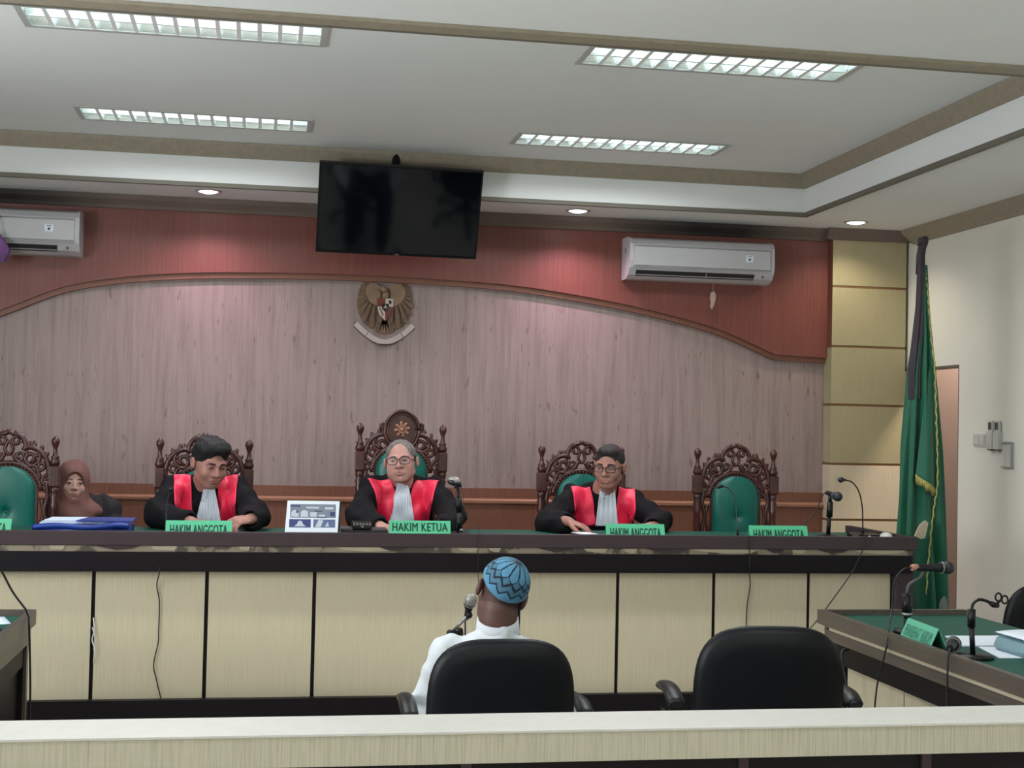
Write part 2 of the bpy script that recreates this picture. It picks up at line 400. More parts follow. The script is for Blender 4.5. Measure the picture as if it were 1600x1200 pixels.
# walls
YW = YF
struct('wall_front', MB().box(XL, 6.2, YF, YF+0.1, FLOOR, CEIL), 'back_wall')
DY0, DY1, DZ = 8.10, 8.885, 2.0
b = MB().box(XR, XR+0.12, YB, DY0, FLOOR, SOFF).box(XR, XR+0.12, DY1, YF, FLOOR, SOFF).box(XR, XR+0.12, DY0, DY1, DZ, SOFF)
struct('wall_right', b, 'wall_paint')
b = MB().box(XR+0.001, XR+0.119, DY0, DY1, DZ-0.012, DZ-0.0005).box(XR+0.001, XR+0.119, DY0+0.0005, DY0+0.012, FLOOR, DZ)
struct('trim_4', b, 'trim_dark')
struct('wall_corridor', MB().box(6.1, 6.2, 6.8, YF, FLOOR, SOFF).box(XR+0.12, 6.1, 6.7, 6.8, FLOOR, SOFF).box(XR+0.12, 6.1, YF-0.012, YF-0.001, FLOOR, SOFF), 'corridor_pink')
struct('floor_corridor', MB().box(XR, 6.2, 6.8, YF, FLOOR-0.1, FLOOR), 'floor_tile')
struct('ceiling_corridor', MB().box(XR+0.12, 6.2, 6.8, YF, 2.9, 2.93), 'ceiling_paint')
b = MB().box(XL-0.1, XL, YB, YF, FLOOR, 1.15).box(XL-0.1, XL, YB, YF, 2.35, CEIL).box(XL-.1, XL, YB, 2.3, 1.15, 2.35).box(XL-.1, XL, 4.9, YF, 1.15, 2.35)
struct('wall_left', b, 'wall_paint')
b = MB()
for ya in (2.3, 3.15, 4.01, 4.86): b.box(XL-.07, XL-.03, ya, ya+.04, 1.15, 2.35)
b.box(XL-.07, XL-.03, 2.3, 4.9, 1.15, 1.19).box(XL-.07, XL-.03, 2.3, 4.9, 2.31, 2.35)
struct('window_3', b, 'trim_brown')  # frame of the opening added for the side fill light
b = MB().box(XL, XR, YB-0.1, YB, FLOOR, 1.15).box(XL, XR, YB-0.1, YB, 2.35, CEIL).box(XL, -2.35, YB-.1, YB, 1.15, 2.35).box(-.85, 1.65, YB-.1, YB, 1.15, 2.35).box(3.15, XR, YB-.1, YB, 1.15, 2.35)
struct('wall_back', b, 'wall_paint')
for i, wx in enumerate((-1.6, 2.4)):
    b = MB()
    for xa in (wx-.75, wx-.02, wx+.71): b.box(xa, xa+.04, YB-.07, YB-.03, 1.15, 2.35)
    b.box(wx-.75, wx+.75, YB-.07, YB-.03, 1.15, 1.19).box(wx-.75, wx+.75, YB-.07, YB-.03, 2.31, 2.35)
    w_ = struct('window_%d' % (i+1), b, 'trim_brown')  # frames of the unseen openings added for the rear fill lights
# front wall cladding: pale grained boards, red wood arch over them, brown dado under a moulding
PX1 = 3.745
struct('wall_panel_pale', MB().box(XL, PX1, YF-0.02, YF-0.001, 1.145, 2.75), 'pale_wood')
struct('wall_panel_dado', MB().box(XL, PX1, YF-0.035, YF-0.001, PODIUM, 1.145), 'brown_wood')
b = MB(); 
prof = [(YF-0.035, 1.045), (YF-0.06, 1.05), (YF-0.065, 1.065), (YF-0.05, 1.075), (YF-0.035, 1.078)]
b.prism(prof, XL, PX1, 'X'); struct('trim_5', b, 'moulding')
b = MB().box(3.36, 3.50, YF-0.026, YF-0.0205, 1.118, 1.132).box(3.53, 3.735, YF-0.026, YF-0.0205, 1.120, 1.134)
struct('wall_gap', b, 'shield_black')
arch = [(-3.4, 1.75), (-2.6, 1.92), (-2.0, 2.07), (-1.62, 2.188), (-1.24, 2.35), (-0.86, 2.428), (-0.47, 2.468), (-0.08, 2.486), (0.35, 2.495), (0.736, 2.494), (1.17, 2.486), (1.58, 2.468), (2.01, 2.42), (2.45, 2.35), (2.90, 2.25), (3.14, 2.168), (3.37, 2.072)]
archs = [(p.x, p.z) for p in smoothpts([(x, 0, z) for x, z in arch], 4)] + [(PX1, 2.060)]
b = MB()
top = [(x, 2.93) for x, z in archs]
for (a, t, a2, t2) in zip(archs, top, archs[1:], top[1:]): b.prism([a, a2, t2, t], YF-0.075, YF-0.021, 'Y')
bmesh.ops.remove_doubles(b.bm, verts=b.bm.verts, dist=1e-5)
struct('wall_panel_arch', b, 'red_wood')
# stepped edge band under the arch
b = MB(); lo = [(x, z-0.035) for x, z in archs]
for (a, t, a2, t2) in zip(lo, archs, lo[1:], archs[1:]): b.prism([a, a2, t2, t], YF-0.055, YF-0.021, 'Y')
struct('trim_6', b, 'brown_wood')
# cornice at the top of the walls
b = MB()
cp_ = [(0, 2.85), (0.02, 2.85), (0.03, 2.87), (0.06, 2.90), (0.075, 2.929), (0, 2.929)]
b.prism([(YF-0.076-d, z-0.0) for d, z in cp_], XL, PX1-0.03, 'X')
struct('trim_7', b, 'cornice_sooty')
b = MB()
b.prism([(8.80-d, z+0.006) for d, z in [(0, 2.85), (0.02, 2.85), (0.03, 2.87), (0.05, 2.90), (0.06, 2.923), (0, 2.923)]], PX1-0.05, XR, 'X')
b.box(PX1-0.05, PX1, 8.80, YF-0.021, 2.856, 2.929)
struct('trim_8', b, 'cornice_brown')
b = MB().prism([(XR-d, z) for d, z in [(0, 2.84), (0.012, 2.84), (0.03, 2.86), (0.09, 2.905), (0.10, 2.929), (0, 2.929)]], YB, 8.74, 'Y')
struct('trim_9', b, 'trim_brown')
# clad pilaster in the corner, blocks with dark joints
zs = [FLOOR, 0.17, 0.567, 0.962, 1.337, 1.735, 2.129, 2.533, 2.856]
for i, (a, c) in enumerate(zip(zs, zs[1:])):
    g = 0.016
    m = 'cream_gold' if i > 3 else 'cream_pillar'
    b = MB().box(PX1, 4.275, 8.80, YF-0.021, a+(g if i else 0), c, .001)
    o = struct('pillar_block', b, [m, 'brown_wood'])
    if i >= 6:
        for p in o.data.polygons:
            if p.normal.x < -0.9: p.material_index = 1
struct('pillar_joint', MB().box(PX1+0.004, 4.271, 8.804, YF-0.022, FLOOR, 2.85), 'groove')

# ------------------------------------------------------------------ light fixtures
def troffer(x0, x1, y0, y1, z, label, n=14):
    t = empty('ceiling_light', ((x0+x1)/2, (y0+y1)/2, z), label, 'ceiling light', None)
    b = MB(); f = 0.028
    b.box(x0, x1, y0, y0+f, z-0.006, z-0.0005).box(x0, x1, y1-f, y1, z-0.006, z-0.0005).box(x0, x0+f, y0+f, y1-f, z-0.006, z-0.0005).box(x1-f, x1, y0+f, y1-f, z-0.006, z-0.0005)
    b.build('frame', 'fixture_frame', t)
    b = MB(); d = 0.085; e = 0.022
    b.grid([[(x, y, zz) for x in (x0+e, x1-e)] for (y, zz) in [(y0+e, z), (y0+e+.012, z+.05), (y0+e+.05, z+d), ((y0+y1)/2-.02, z+d), ((y0+y1)/2, z+d-.03), ((y0+y1)/2+.02, z+d), (y1-e-.05, z+d), (y1-e-.012, z+.05), (y1-e, z)]])
    for x in (x0+e, x1-e): b.box(x-.001, x+.001, y0+e, y1-e, z, z+d)
    b.build('reflector', 'reflector', t)
    for yy in (y0+0.09, y1-0.09):
        MB().tube([(x0+.05, yy, z+0.05), (x1-.05, yy, z+0.05)], 0.013, 10).build('lamp_tube', 'tube_glow', t)
    b = MB(); L = x1-x0-2*f; ym = (y0+y1)/2
    for k in range(1, n):
        x = x0+f+L*k/n
        for ya, yb in ((y0+f, ym-.004), (ym+.004, y1-f)):
            # a blade of V section, waisted in the middle like a pressed louvre
            rows = []
            for j in range(7):
                s = j/6; y = ya+(yb-ya)*s; dip = 0.020*math.sin(math.pi*s)
                rows.append([(x-0.009, y, z-0.002+dip*0), (x, y, z+0.036-dip), (x+0.009, y, z-0.002)])
            b.grid(rows)
            b.grid([[(r[0][0], r[0][1], r[0][2]), (r[2][0], r[2][1], r[2][2])] for r in rows])
    b.box(x0+f, x1-f, ym-.006, ym+.006, z-.002, z+.034)
    b.build('louvre', 'louvre', t)
    return t
lab = ['left louvred ceiling light of the near row, touching the brown band', 'right louvred ceiling light of the near row, touching the brown band',
       'louvred ceiling light of the far row, left of the television pole', 'louvred ceiling light of the far row, right of the television pole']
for f, l in zip(FIX, lab): troffer(*f[:5], l)
for f, l in zip(FIXB, ['louvred ceiling light over the public seats by the left wall', 'louvred ceiling light over the public seats by the right wall', 'louvred ceiling light at the back of the room by the left wall', 'louvred ceiling light at the back of the room by the right wall']): troffer(*f[:5], l)
for (x, y), l in zip(DOWN, ['round glowing downlight left of the television', 'round glowing downlight between television and right air conditioner', 'round glowing downlight above the cream corner pillar']):
    t = empty('downlight', (x, y, SOFF), l, 'downlight')
    MB().lathe([(0.060, SOFF-.0005), (0.060, SOFF-0.008), (0.078, SOFF-0.006), (0.081, SOFF-.0005)], (x, y, 0), 28, cap=False).build('ring', 'lamp_ring', t)
    MB().lathe([(0.001, SOFF-0.016), (0.030, SOFF-0.014), (0.050, SOFF-0.008), (0.059, SOFF-0.001), (0.048, SOFF+0.03), (0.001, SOFF+.03)], (x, y, 0), 28).build('bulb', 'lamp_glow', t)
# ------------------------------------------------------------------ the judges' bench
BX1 = 3.29; BX0 = -3.0; BY = 6.60
struct('floor_podium', MB().box(XL, 3.44, BY+0.12, YF-0.001, FLOOR, PODIUM), 'floor_tile')
struct('trim_10', MB().box(XL, 3.45, BY+0.03, BY+0.12, FLOOR, PODIUM), 'dark_laminate')
t = empty('judges_bench', (0.8, 7.0, PODIUM), 'long dark topped judges bench with cream front panels', 'bench')
MB().box(BX0, BX1, BY, BY+0.035, 0.965, 1.03, 0.004).box(BX1-0.035, BX1, BY+.035, 7.42, 0.965, 1.03).build('front_rim', 'slab_brown', t)
MB().box(BX0, BX1-0.035, BY+0.035, 7.42, 0.955, 0.99).build('desk_top', 'desk_green', t)
b = MB().box(BX0, BX1-0.02, BY+0.018, BY+0.03, 0.936, 0.9655)
b.build('edge_strip', 'edge_tape', t)
MB().box(BX0, BX1-0.03, BY+0.005, BY+0.05, 0.845, 0.936).build('apron', 'dark_laminate', t)
MB().box(3.185, BX1-0.01, BY+0.02, 7.40, PODIUM, 0.955).build('end_panel', 'slab_brown', t)
joints = [-2.73, -2.24, -1.745, -1.26, -0.757, -0.245, 0.255, 1.245, 1.74, 2.235, 2.735, 3.185]
for a, c in zip(joints, joints[1:]):
    MB().box(a+.009, c-.009, BY+0.075, BY+0.09, PODIUM, 0.955).build('front_panel', 'cream_laminate', t)
MB().box(BX0, 3.19, BY+0.085, BY+0.10, PODIUM, 0.955).build('backing', 'dark_laminate', t)
# torn scraps of old covering left along the strip under the top
rnd = random.Random(3)
for x, wd in [(-1.3, .10), (-.95, .07), (-.5, .12), (-.1, .05), (.35, .3), (.93, .10), (1.08, .06), (1.55, .12), (1.75, .07), (2.1, .35), (2.62, .07), (2.95, .28)]:
    b = MB().prism([(x, 0.962), (x+wd, 0.963), (x+wd*.86, 0.940+rnd.random()*.006), (x+wd*.5, .937+rnd.random()*.008), (x+wd*.1, 0.944+rnd.random()*.008)], BY+0.0125, BY+0.0175, 'Y')
    b.build('torn_strip', 'scrap_beige', t)
for x, wd in [(.55, .14), (1.32, .18), (1.86, .2), (-.75, .2), (2.48, .1), (2.75, .17)]:
    b = MB().prism([(x, 0.9645), (x+wd, 0.9645), (x+wd*.8, 0.95), (x+wd*.45, .945), (x+wd*.2, 0.954)], BY+0.006, BY+0.012, 'Y')
    b.build('torn_strip', 'slab_brown', t)

# ------------------------------------------------------------------ rail in the foreground
t = empty('foreground_rail', (0.8, 3.25, FLOOR), 'cream capped rail running across in front of everything', 'rail')
MB().box(-2.6, 3.4, 3.16, 3.352, 0.777, 0.8445).build('cap_board', 'cream_rail', t)
MB().box(-2.6, 3.4, 3.158, 3.354, 0.8445, 0.8505, 0.001).build('top_sheet', 'rail_top', t)
MB().box(-2.6, 3.4, 3.2, 3.31, FLOOR, 0.777).build('lower_panel', 'dark_laminate', t)
for x in (-1.0, -.3, .48, 1.15, 1.62, 2.2): MB().box(x-.012, x+.012, 3.19, 3.2, FLOOR, 0.777).build('post', 'slab_brown', t)

# ------------------------------------------------------------------ the two side tables
def side_table(side, label):
    """built in place: side=+1 right table (inner face looks to -X), -1 the left one"""
    if side > 0: xi, xo, yf, yn = 2.40, 3.09, 5.755, 3.62
    else: xi, xo, yf, yn = -0.875, -1.56, 5.80, 3.62
    t = empty('side_table', ((xi+xo)/2, (yf+yn)/2, FLOOR), label, 'table')
    def bx(b, xa, xb, *r): return b.box(min(xa, xb), max(xa, xb), *r)
    s = side
    b = MB(); bx(b, xi, xi+s*.03, yn, yf, .72, .78); bx(b, xi+s*.03, xo, yf-.03, yf, .72, .78); bx(b, xi+s*.03, xo, yn, yn+.03, .72, .78)
    b.build('rim', 'table_brown', t)
    b = MB(); bx(b, xi+s*.03, xo+s*.02, yn+.03, yf-.03, .73, .757); b.build('table_top', 'desk_green', t)
    b = MB(); bx(b, xi+s*.004, xi+s*.028, yn+.05, yf-.12, .7065, .7195); b.build('edge_strip', 'scrap_beige' if s > 0 else 'table_brown', t)
    b = MB(); bx(b, xi+s*.01, xi+s*.03, yn+.02, yf-.06, .66, .705); b.build('apron', 'table_brown', t)
    b = MB(); bx(b, xi+s*.03, xi+s*.06, yn+.05, yf-.1, .57, .705); b.build('apron_back', 'dark_laminate', t)
    for (ya, yb) in ([(3.7, 4.6), (4.61, 5.02), (5.03, 5.55)] if s > 0 else [(3.7, 4.3), (4.31, 5.02)]):
        b = MB(); bx(b, xi+s*.055, xi+s*.07, ya, yb, FLOOR, .57+.13); b.build('side_panel', 'cream_laminate', t)
    b = MB()
    if s > 0: bx(b, xi+s*.03, xo, yf-.07, yf-.04, FLOOR, .72)
    else: bx(b, xi+s*.03, xo, yf-.07, yf-.04, FLOOR, .72); bx(b, xi+s*.05, xi+s*.07, 5.04, yf-.07, FLOOR, .70)
    b.build('end_panel', 'dark_laminate', t)
    b = MB(); bx(b, xi+s*.02, xi+s*.032, yf-.075, yf-.035, FLOOR, .72); b.build('corner_post', 'table_brown', t)
    b = MB(); bx(b, xo-s*.05, xo-s*.02, yn+.06, yf-.08, FLOOR, .73) if s < 0 else bx(b, xo-.06, xo-.03, yn+.06, yn+.12, FLOOR, .73)
    b.build('leg', 'table_brown', t)
    return t
side_table(1, 'dark edged green topped table at the right under the lying microphone')
side_table(-1, 'dark edged green topped table cut off by the left border')

# ------------------------------------------------------------------ television
a0, a1 = Vector((0.742, 8.095, 3.045)), None
t = empty('television', (0.76, 8.24, 2.80), 'black flat television tilted down from a ceiling pole', 'television')
W_, Hh = 0.965, 0.545
rot = Matrix.Rotation(R(-24), 3, 'X') @ Matrix.Rotation(0, 3, 'Y')
Tm = Matrix.Translation((0.757, 8.21, 2.817)) @ Matrix.Rotation(R(0.3), 4, 'Y') @ Matrix.Rotation(R(24), 4, 'X')
def tv_box(name, m, *d, bev=0):
    b = MB().box(*d, bev=bev)
    for v in b.bm.verts: v.co = Tm @ v.co
    return b.build(name, m, t)
tv_box('casing', 'tv_black', -W_/2, W_/2, -0.02, 0.03, -Hh/2, Hh/2, bev=.004)
tv_box('screen', 'tv_screen', -W_/2+.012, W_/2-.012, -0.0225, -0.0205, -Hh/2+.018, Hh/2-.012)
tv_box('logo', 'metal_grey', -.012, .012, -0.023, -0.0205, -Hh/2+.004, -Hh/2+.010)
tv_box('back_housing', 'tv_black', -W_/3, W_/3, 0.03, 0.07, -Hh/3, Hh/4, bev=.01)
MB().tube([(0.735, 8.27, CEIL-.001), (0.735, 8.27, 2.84)], 0.026, 12).box(.70, .775, 8.245, 8.295, CEIL-.012, CEIL-.0008).box(.68, .80, 8.22, 8.30, 2.78, 2.86).build('pole', 'plastic_black', t)

# ------------------------------------------------------------------ air conditioners
def ac(x0, label, tw=1.0):
    yb = YF-0.0755; t = empty('air_conditioner', (x0+.51, yb-.11, 2.50), label, 'air conditioner'); x1 = x0+.985
    pr = [(yb, 2.80), (yb-.13, 2.80), (yb-.175, 2.785), (yb-.20, 2.75), (yb-.205, 2.645), (yb-.195, 2.60), (yb-.16, 2.555), (yb-.10, 2.532), (yb, 2.532)]
    MB().prism(pr, x0+.02, x1-.02, 'X').build('body', 'ac_white', t)
    for xa, xb in ((x0, x0+.02), (x1-.02, x1)):
        MB().prism([(y-.003 if y < yb else y, z+(.003 if z > 2.7 else -.003)) for y, z in pr], xa, xb, 'X').build('end_cap', 'ac_white', t)
    MB().box(x0+.03, x1-.03, yb-.211, yb-.2, 2.612, 2.735, .003).build('front_panel', 'ac_white', t)
    MB().box(x0+.03, x1-.03, yb-.208, yb-.19, 2.738, 2.744).box(x0+.03, x1-.03, yb-.208, yb-.19, 2.602, 2.609).build('seam', 'ac_grey', t)
    b = MB(); tr = Matrix.Translation((0, yb-.168, 2.569)) @ Matrix.Rotation(R(40), 4, 'X')
    for v0, v1, m in ((x0+.05, x1-.13, 0),):
        b.box(v0, v1, -.006, .006, -.024, .020)
    for v in b.bm.verts: v.co = tr @ v.co
    b.build('air_slot', 'ac_dark', t)
    b = MB(); b.box(x0+.05, x1-.13, -.010, -.006, -.014, -.009).box((x0+x1)/2+.03, (x0+x1)/2+.036, -.008, .0, -.018, .016)
    for v in b.bm.verts: v.co = tr @ v.co
    b.build('vane', 'ac_grey', t)
    b = MB().box(x1-.20, x1-.15, yb-.2125, yb-.2105, 2.66, 2.705); b.build('sticker', 'paper_white', t)
    b = MB().lathe([(.001, yb-.2145), (.008, yb-.2145), (.008, yb-.212)], (x1-.175, 0, 2.677), 12, 'Y').box(x1-.19, x1-.16, yb-.2135, yb-.2122, 2.694, 2.698); b.build('sticker_mark', 'remote_dark', t)
    b = MB().lathe([(.001, yb-.178), (.008, yb-.178), (.008, yb-.150)], (x1-.07, 0, 2.57), 10, 'Y'); b.build('indicator', 'brown_wood', t)
    b = MB().lathe([(.001, x0-.002), (.011, x0-.002), (.012, x0)], (0, yb-.10, 2.72), 12, 'X').box(x0-.002, x0, yb-.104, yb-.096, 2.695, 2.71); b.build('side_mark', 'remote_dark', t)
    return t
ac(2.298, 'white wall air conditioner beside the cream corner pillar')
ac(-2.115, 'white wall air conditioner cut off by the left border')
b = MB().tube(smoothpts([(2.87, 8.70, 2.515), (2.872, 8.70, 2.47), (2.868, 8.70, 2.45)], 4), .0012, 5)
b.prism([(2.858, 2.455), (2.880, 2.462), (2.892, 2.44), (2.888, 2.40), (2.878, 2.37), (2.866, 2.345), (2.854, 2.36), (2.858, 2.39), (2.852, 2.42)], 8.695, 8.705, 'Y')
one('hanging_tag', b, 'clear_tag', 'small clear wrapper hanging under the right air conditioner', 'wrapper')
b = MB(); P = []
for i in range(12):
    s = i/11; wv = .010+.065*min(1, s*1.6)*(1-.25*max(0, s-.6)/.4); P.append([(-1.585+wv*math.cos(a)*(1+.15*math.sin(3*a+s*5)), 8.60+.02*math.sin(a), 2.63-.17*s) for a in [2*math.pi*k/18 for k in range(18)]])
b.grid(P, True); b.tube([(-1.585, 8.62, 2.70), (-1.585, 8.60, 2.62)], .003, 6)
b.tube([(-1.585, 8.66, 2.74), (-1.585, 8.62, 2.70)], .003, 6)
one('hanging_pouch', b, 'purple_bag', 'purple cloth pouch hanging in front of the left air conditioner', 'pouch')

# ------------------------------------------------------------------ national emblem
ex, ez, ey = 0.745, 2.285, YF-0.0215
t = empty('eagle_emblem', (ex, ey, 2.07), 'gold eagle emblem with shield and white ribbon on the pale wall', 'emblem')
out = [(.03, .125), (.055, .165), (.09, .185), (.125, .180), (.155, .150), (.172, .10), (.178, .04), (.170, -.02), (.150, -.07), (.118, -.105), (.08, -.125), (.05, -.125), (.03, -.09), (.02, 0)]
for s in (-1, 1):
    b = MB(); b.prism([(ex+s*x, ez+z) for x, z in out], ey-.010, ey-.001, 'Y')
    o = Vector((.060, 0, .115))
    for k in range(13):                     # flight feathers, each reaching the wing's outline
        a = R(62-k*14.5); d = Vector((math.cos(a), 0, math.sin(a))); L = .04
        while L < .3:
            p = o+d*(L+.004)
            ins = False; n = len(out)
            for i_ in range(n):
                x1_, z1_ = out[i_]; x2_, z2_ = out[(i_+1) % n]
                if (z1_ > p.z) != (z2_ > p.z) and p.x < (x2_-x1_)*(p.z-z1_)/(z2_-z1_)+x1_: ins = not ins
            if not ins: break
            L += .004
        q = Vector((-d.z, 0, d.x)); e = o+d*L; w_ = .006+.045*L
        b.prism([(ex+s*p.x, ez+p.z) for p in (o-q*.004, e-q*w_-d*.01, e+d*.008, e+q*w_-d*.01, o+q*.004)], ey-.013-.0012*k, ey-.010, 'Y')
    b.build('wing', 'gold_wing', t)
    b = MB(); b.prism([(ex+s*x, ez+z) for x, z in [(.03, .14), (.06, .165), (.10, .165), (.125, .13), (.125, .085), (.10, .045), (.06, .02), (.035, .02)]], ey-.032, ey-.026, 'Y')
    b.build('wing_covert', 'gold_light', t)
b = MB().sphere((ex, ey-.012, ez+.01), 1, 16, (.045, .022, .085)).sphere((ex, ey-.02, ez+.085), 1, 14, (.026, .018, .034)); b.sphere((ex-.012, ey-.026, ez+.125), 1, 14, (.022, .018, .022))
b.build('body', 'gold_light', t)
MB().prism([(ex-.03, ez+.132), (ex-.058, ez+.120), (ex-.03, ez+.114)], ey-.036, ey-.02, 'Y').build('beak', 'gold_wing', t)
b = MB()
for k in range(5):
    a = R(-90+(k-2)*15); d = Vector((math.cos(a), 0, math.sin(a))); q = Vector((-d.z, 0, d.x)); c0 = Vector((0, 0, -.055)); e = c0+d*.10
    b.prism([(p.x+ex, p.z+ez) for p in [c0-q*.008, e-q*.013, e+d*.008, e+q*.013, c0+q*.008]], ey-.012, ey-.001, 'Y')
b.build('tail', 'gold_wing', t)
sh = [(-.05, .055), (.05, .055), (.05, .0), (.04, -.045), (.0, -.085), (-.04, -.045), (-.05, 0)]
def shp(pts, d0, d1, m, nm): MB().prism([(ex+x, ez+.012+z) for x, z in pts], ey-d1, ey-d0, 'Y').build(nm, m, t)
shp([(x*1.08, z*1.06) for x, z in sh], .024, .036, 'gold_wing', 'shield')
shp([(-.05, .055), (0, .055), (0, .004), (-.05, .004)], .036, .040, 'shield_red', 'shield_field')
shp([(0, .055), (.05, .055), (.05, .004), (0, .004)], .036, .040, 'shield_white', 'shield_field')
shp([(-.05, .002), (0, .002), (0, -.085), (-.04, -.045), (-.05, 0)], .036, .040, 'shield_white', 'shield_field')
shp([(0, .002), (.05, .002), (.04, -.045), (0, -.085)], .036, .040, 'shield_red', 'shield_field')
shp([(-.022, .022), (.022, .022), (.022, -.01), (0, -.032), (-.022, -.01)], .040, .044, 'shield_black', 'shield_centre')
shp([(0, .016), (.005, .002), (.016, -.008), (0, -.004), (-.016, -.008), (-.005, .002)], .044, .046, 'shield_white', 'star')
shp([(.018, .040), (.026, .046), (.034, .044), (.04, .034), (.036, .022), (.024, .022)], .040, .043, 'shield_black', 'bull_head')
shp([(-.040, -.004), (-.034, -.004), (-.012, -.05), (-.016, -.056)], .040, .043, 'shield_red', 'sheaf')
shp([(.030, -.006), (.038, -.008), (.022, -.048), (.012, -.052)], .040, .043, 'gold_wing', 'chain')
b = MB(); rb = MB()
def rpt(u): # ribbon centre line, sagging
    x = u*.185; return Vector((x, 0, -.212+.115*abs(u)**1.7 + (.0 if abs(u) < .8 else 0)))
for (u0, u1, dd) in ((-1, -.62, .014), (-.60, -.40, .02), (-.40, .40, .028), (.40, .60, .02), (.62, 1, .014)):
    row = []
    for k in range(9):
        u = u0+(u1-u0)*k/8; p = rpt(u); tg = (rpt(u+.01)-rpt(u-.01)).normalized(); q = Vector((-tg.z, 0, tg.x)); h = .017
        row.append((p-q*h, p+q*h))
    pl = [(ex+p.x, ez+p.z) for p, _ in row]+[(ex+p.x, ez+p.z) for _, p in row[::-1]]
    b.prism(pl, ey-dd, ey-dd+.008, 'Y')
    rb.prism([(ex+(x-ex)*1.012, z-.005) for x, z in pl], ey-dd+.0085, ey-dd+.013, 'Y')
b.build('ribbon', 'ribbon', t); rb.build('ribbon_edge', 'ribbon_edge', t)
b = MB().tube([(ex-.055, ey-.03, ez-.222), (ex-.02, ey-.03, ez-.227), (ex+.03, ey-.03, ez-.226), (ex+.055, ey-.03, ez-.221)], .004, 6); b.build('motto_lettering', 'ribbon_edge', t)
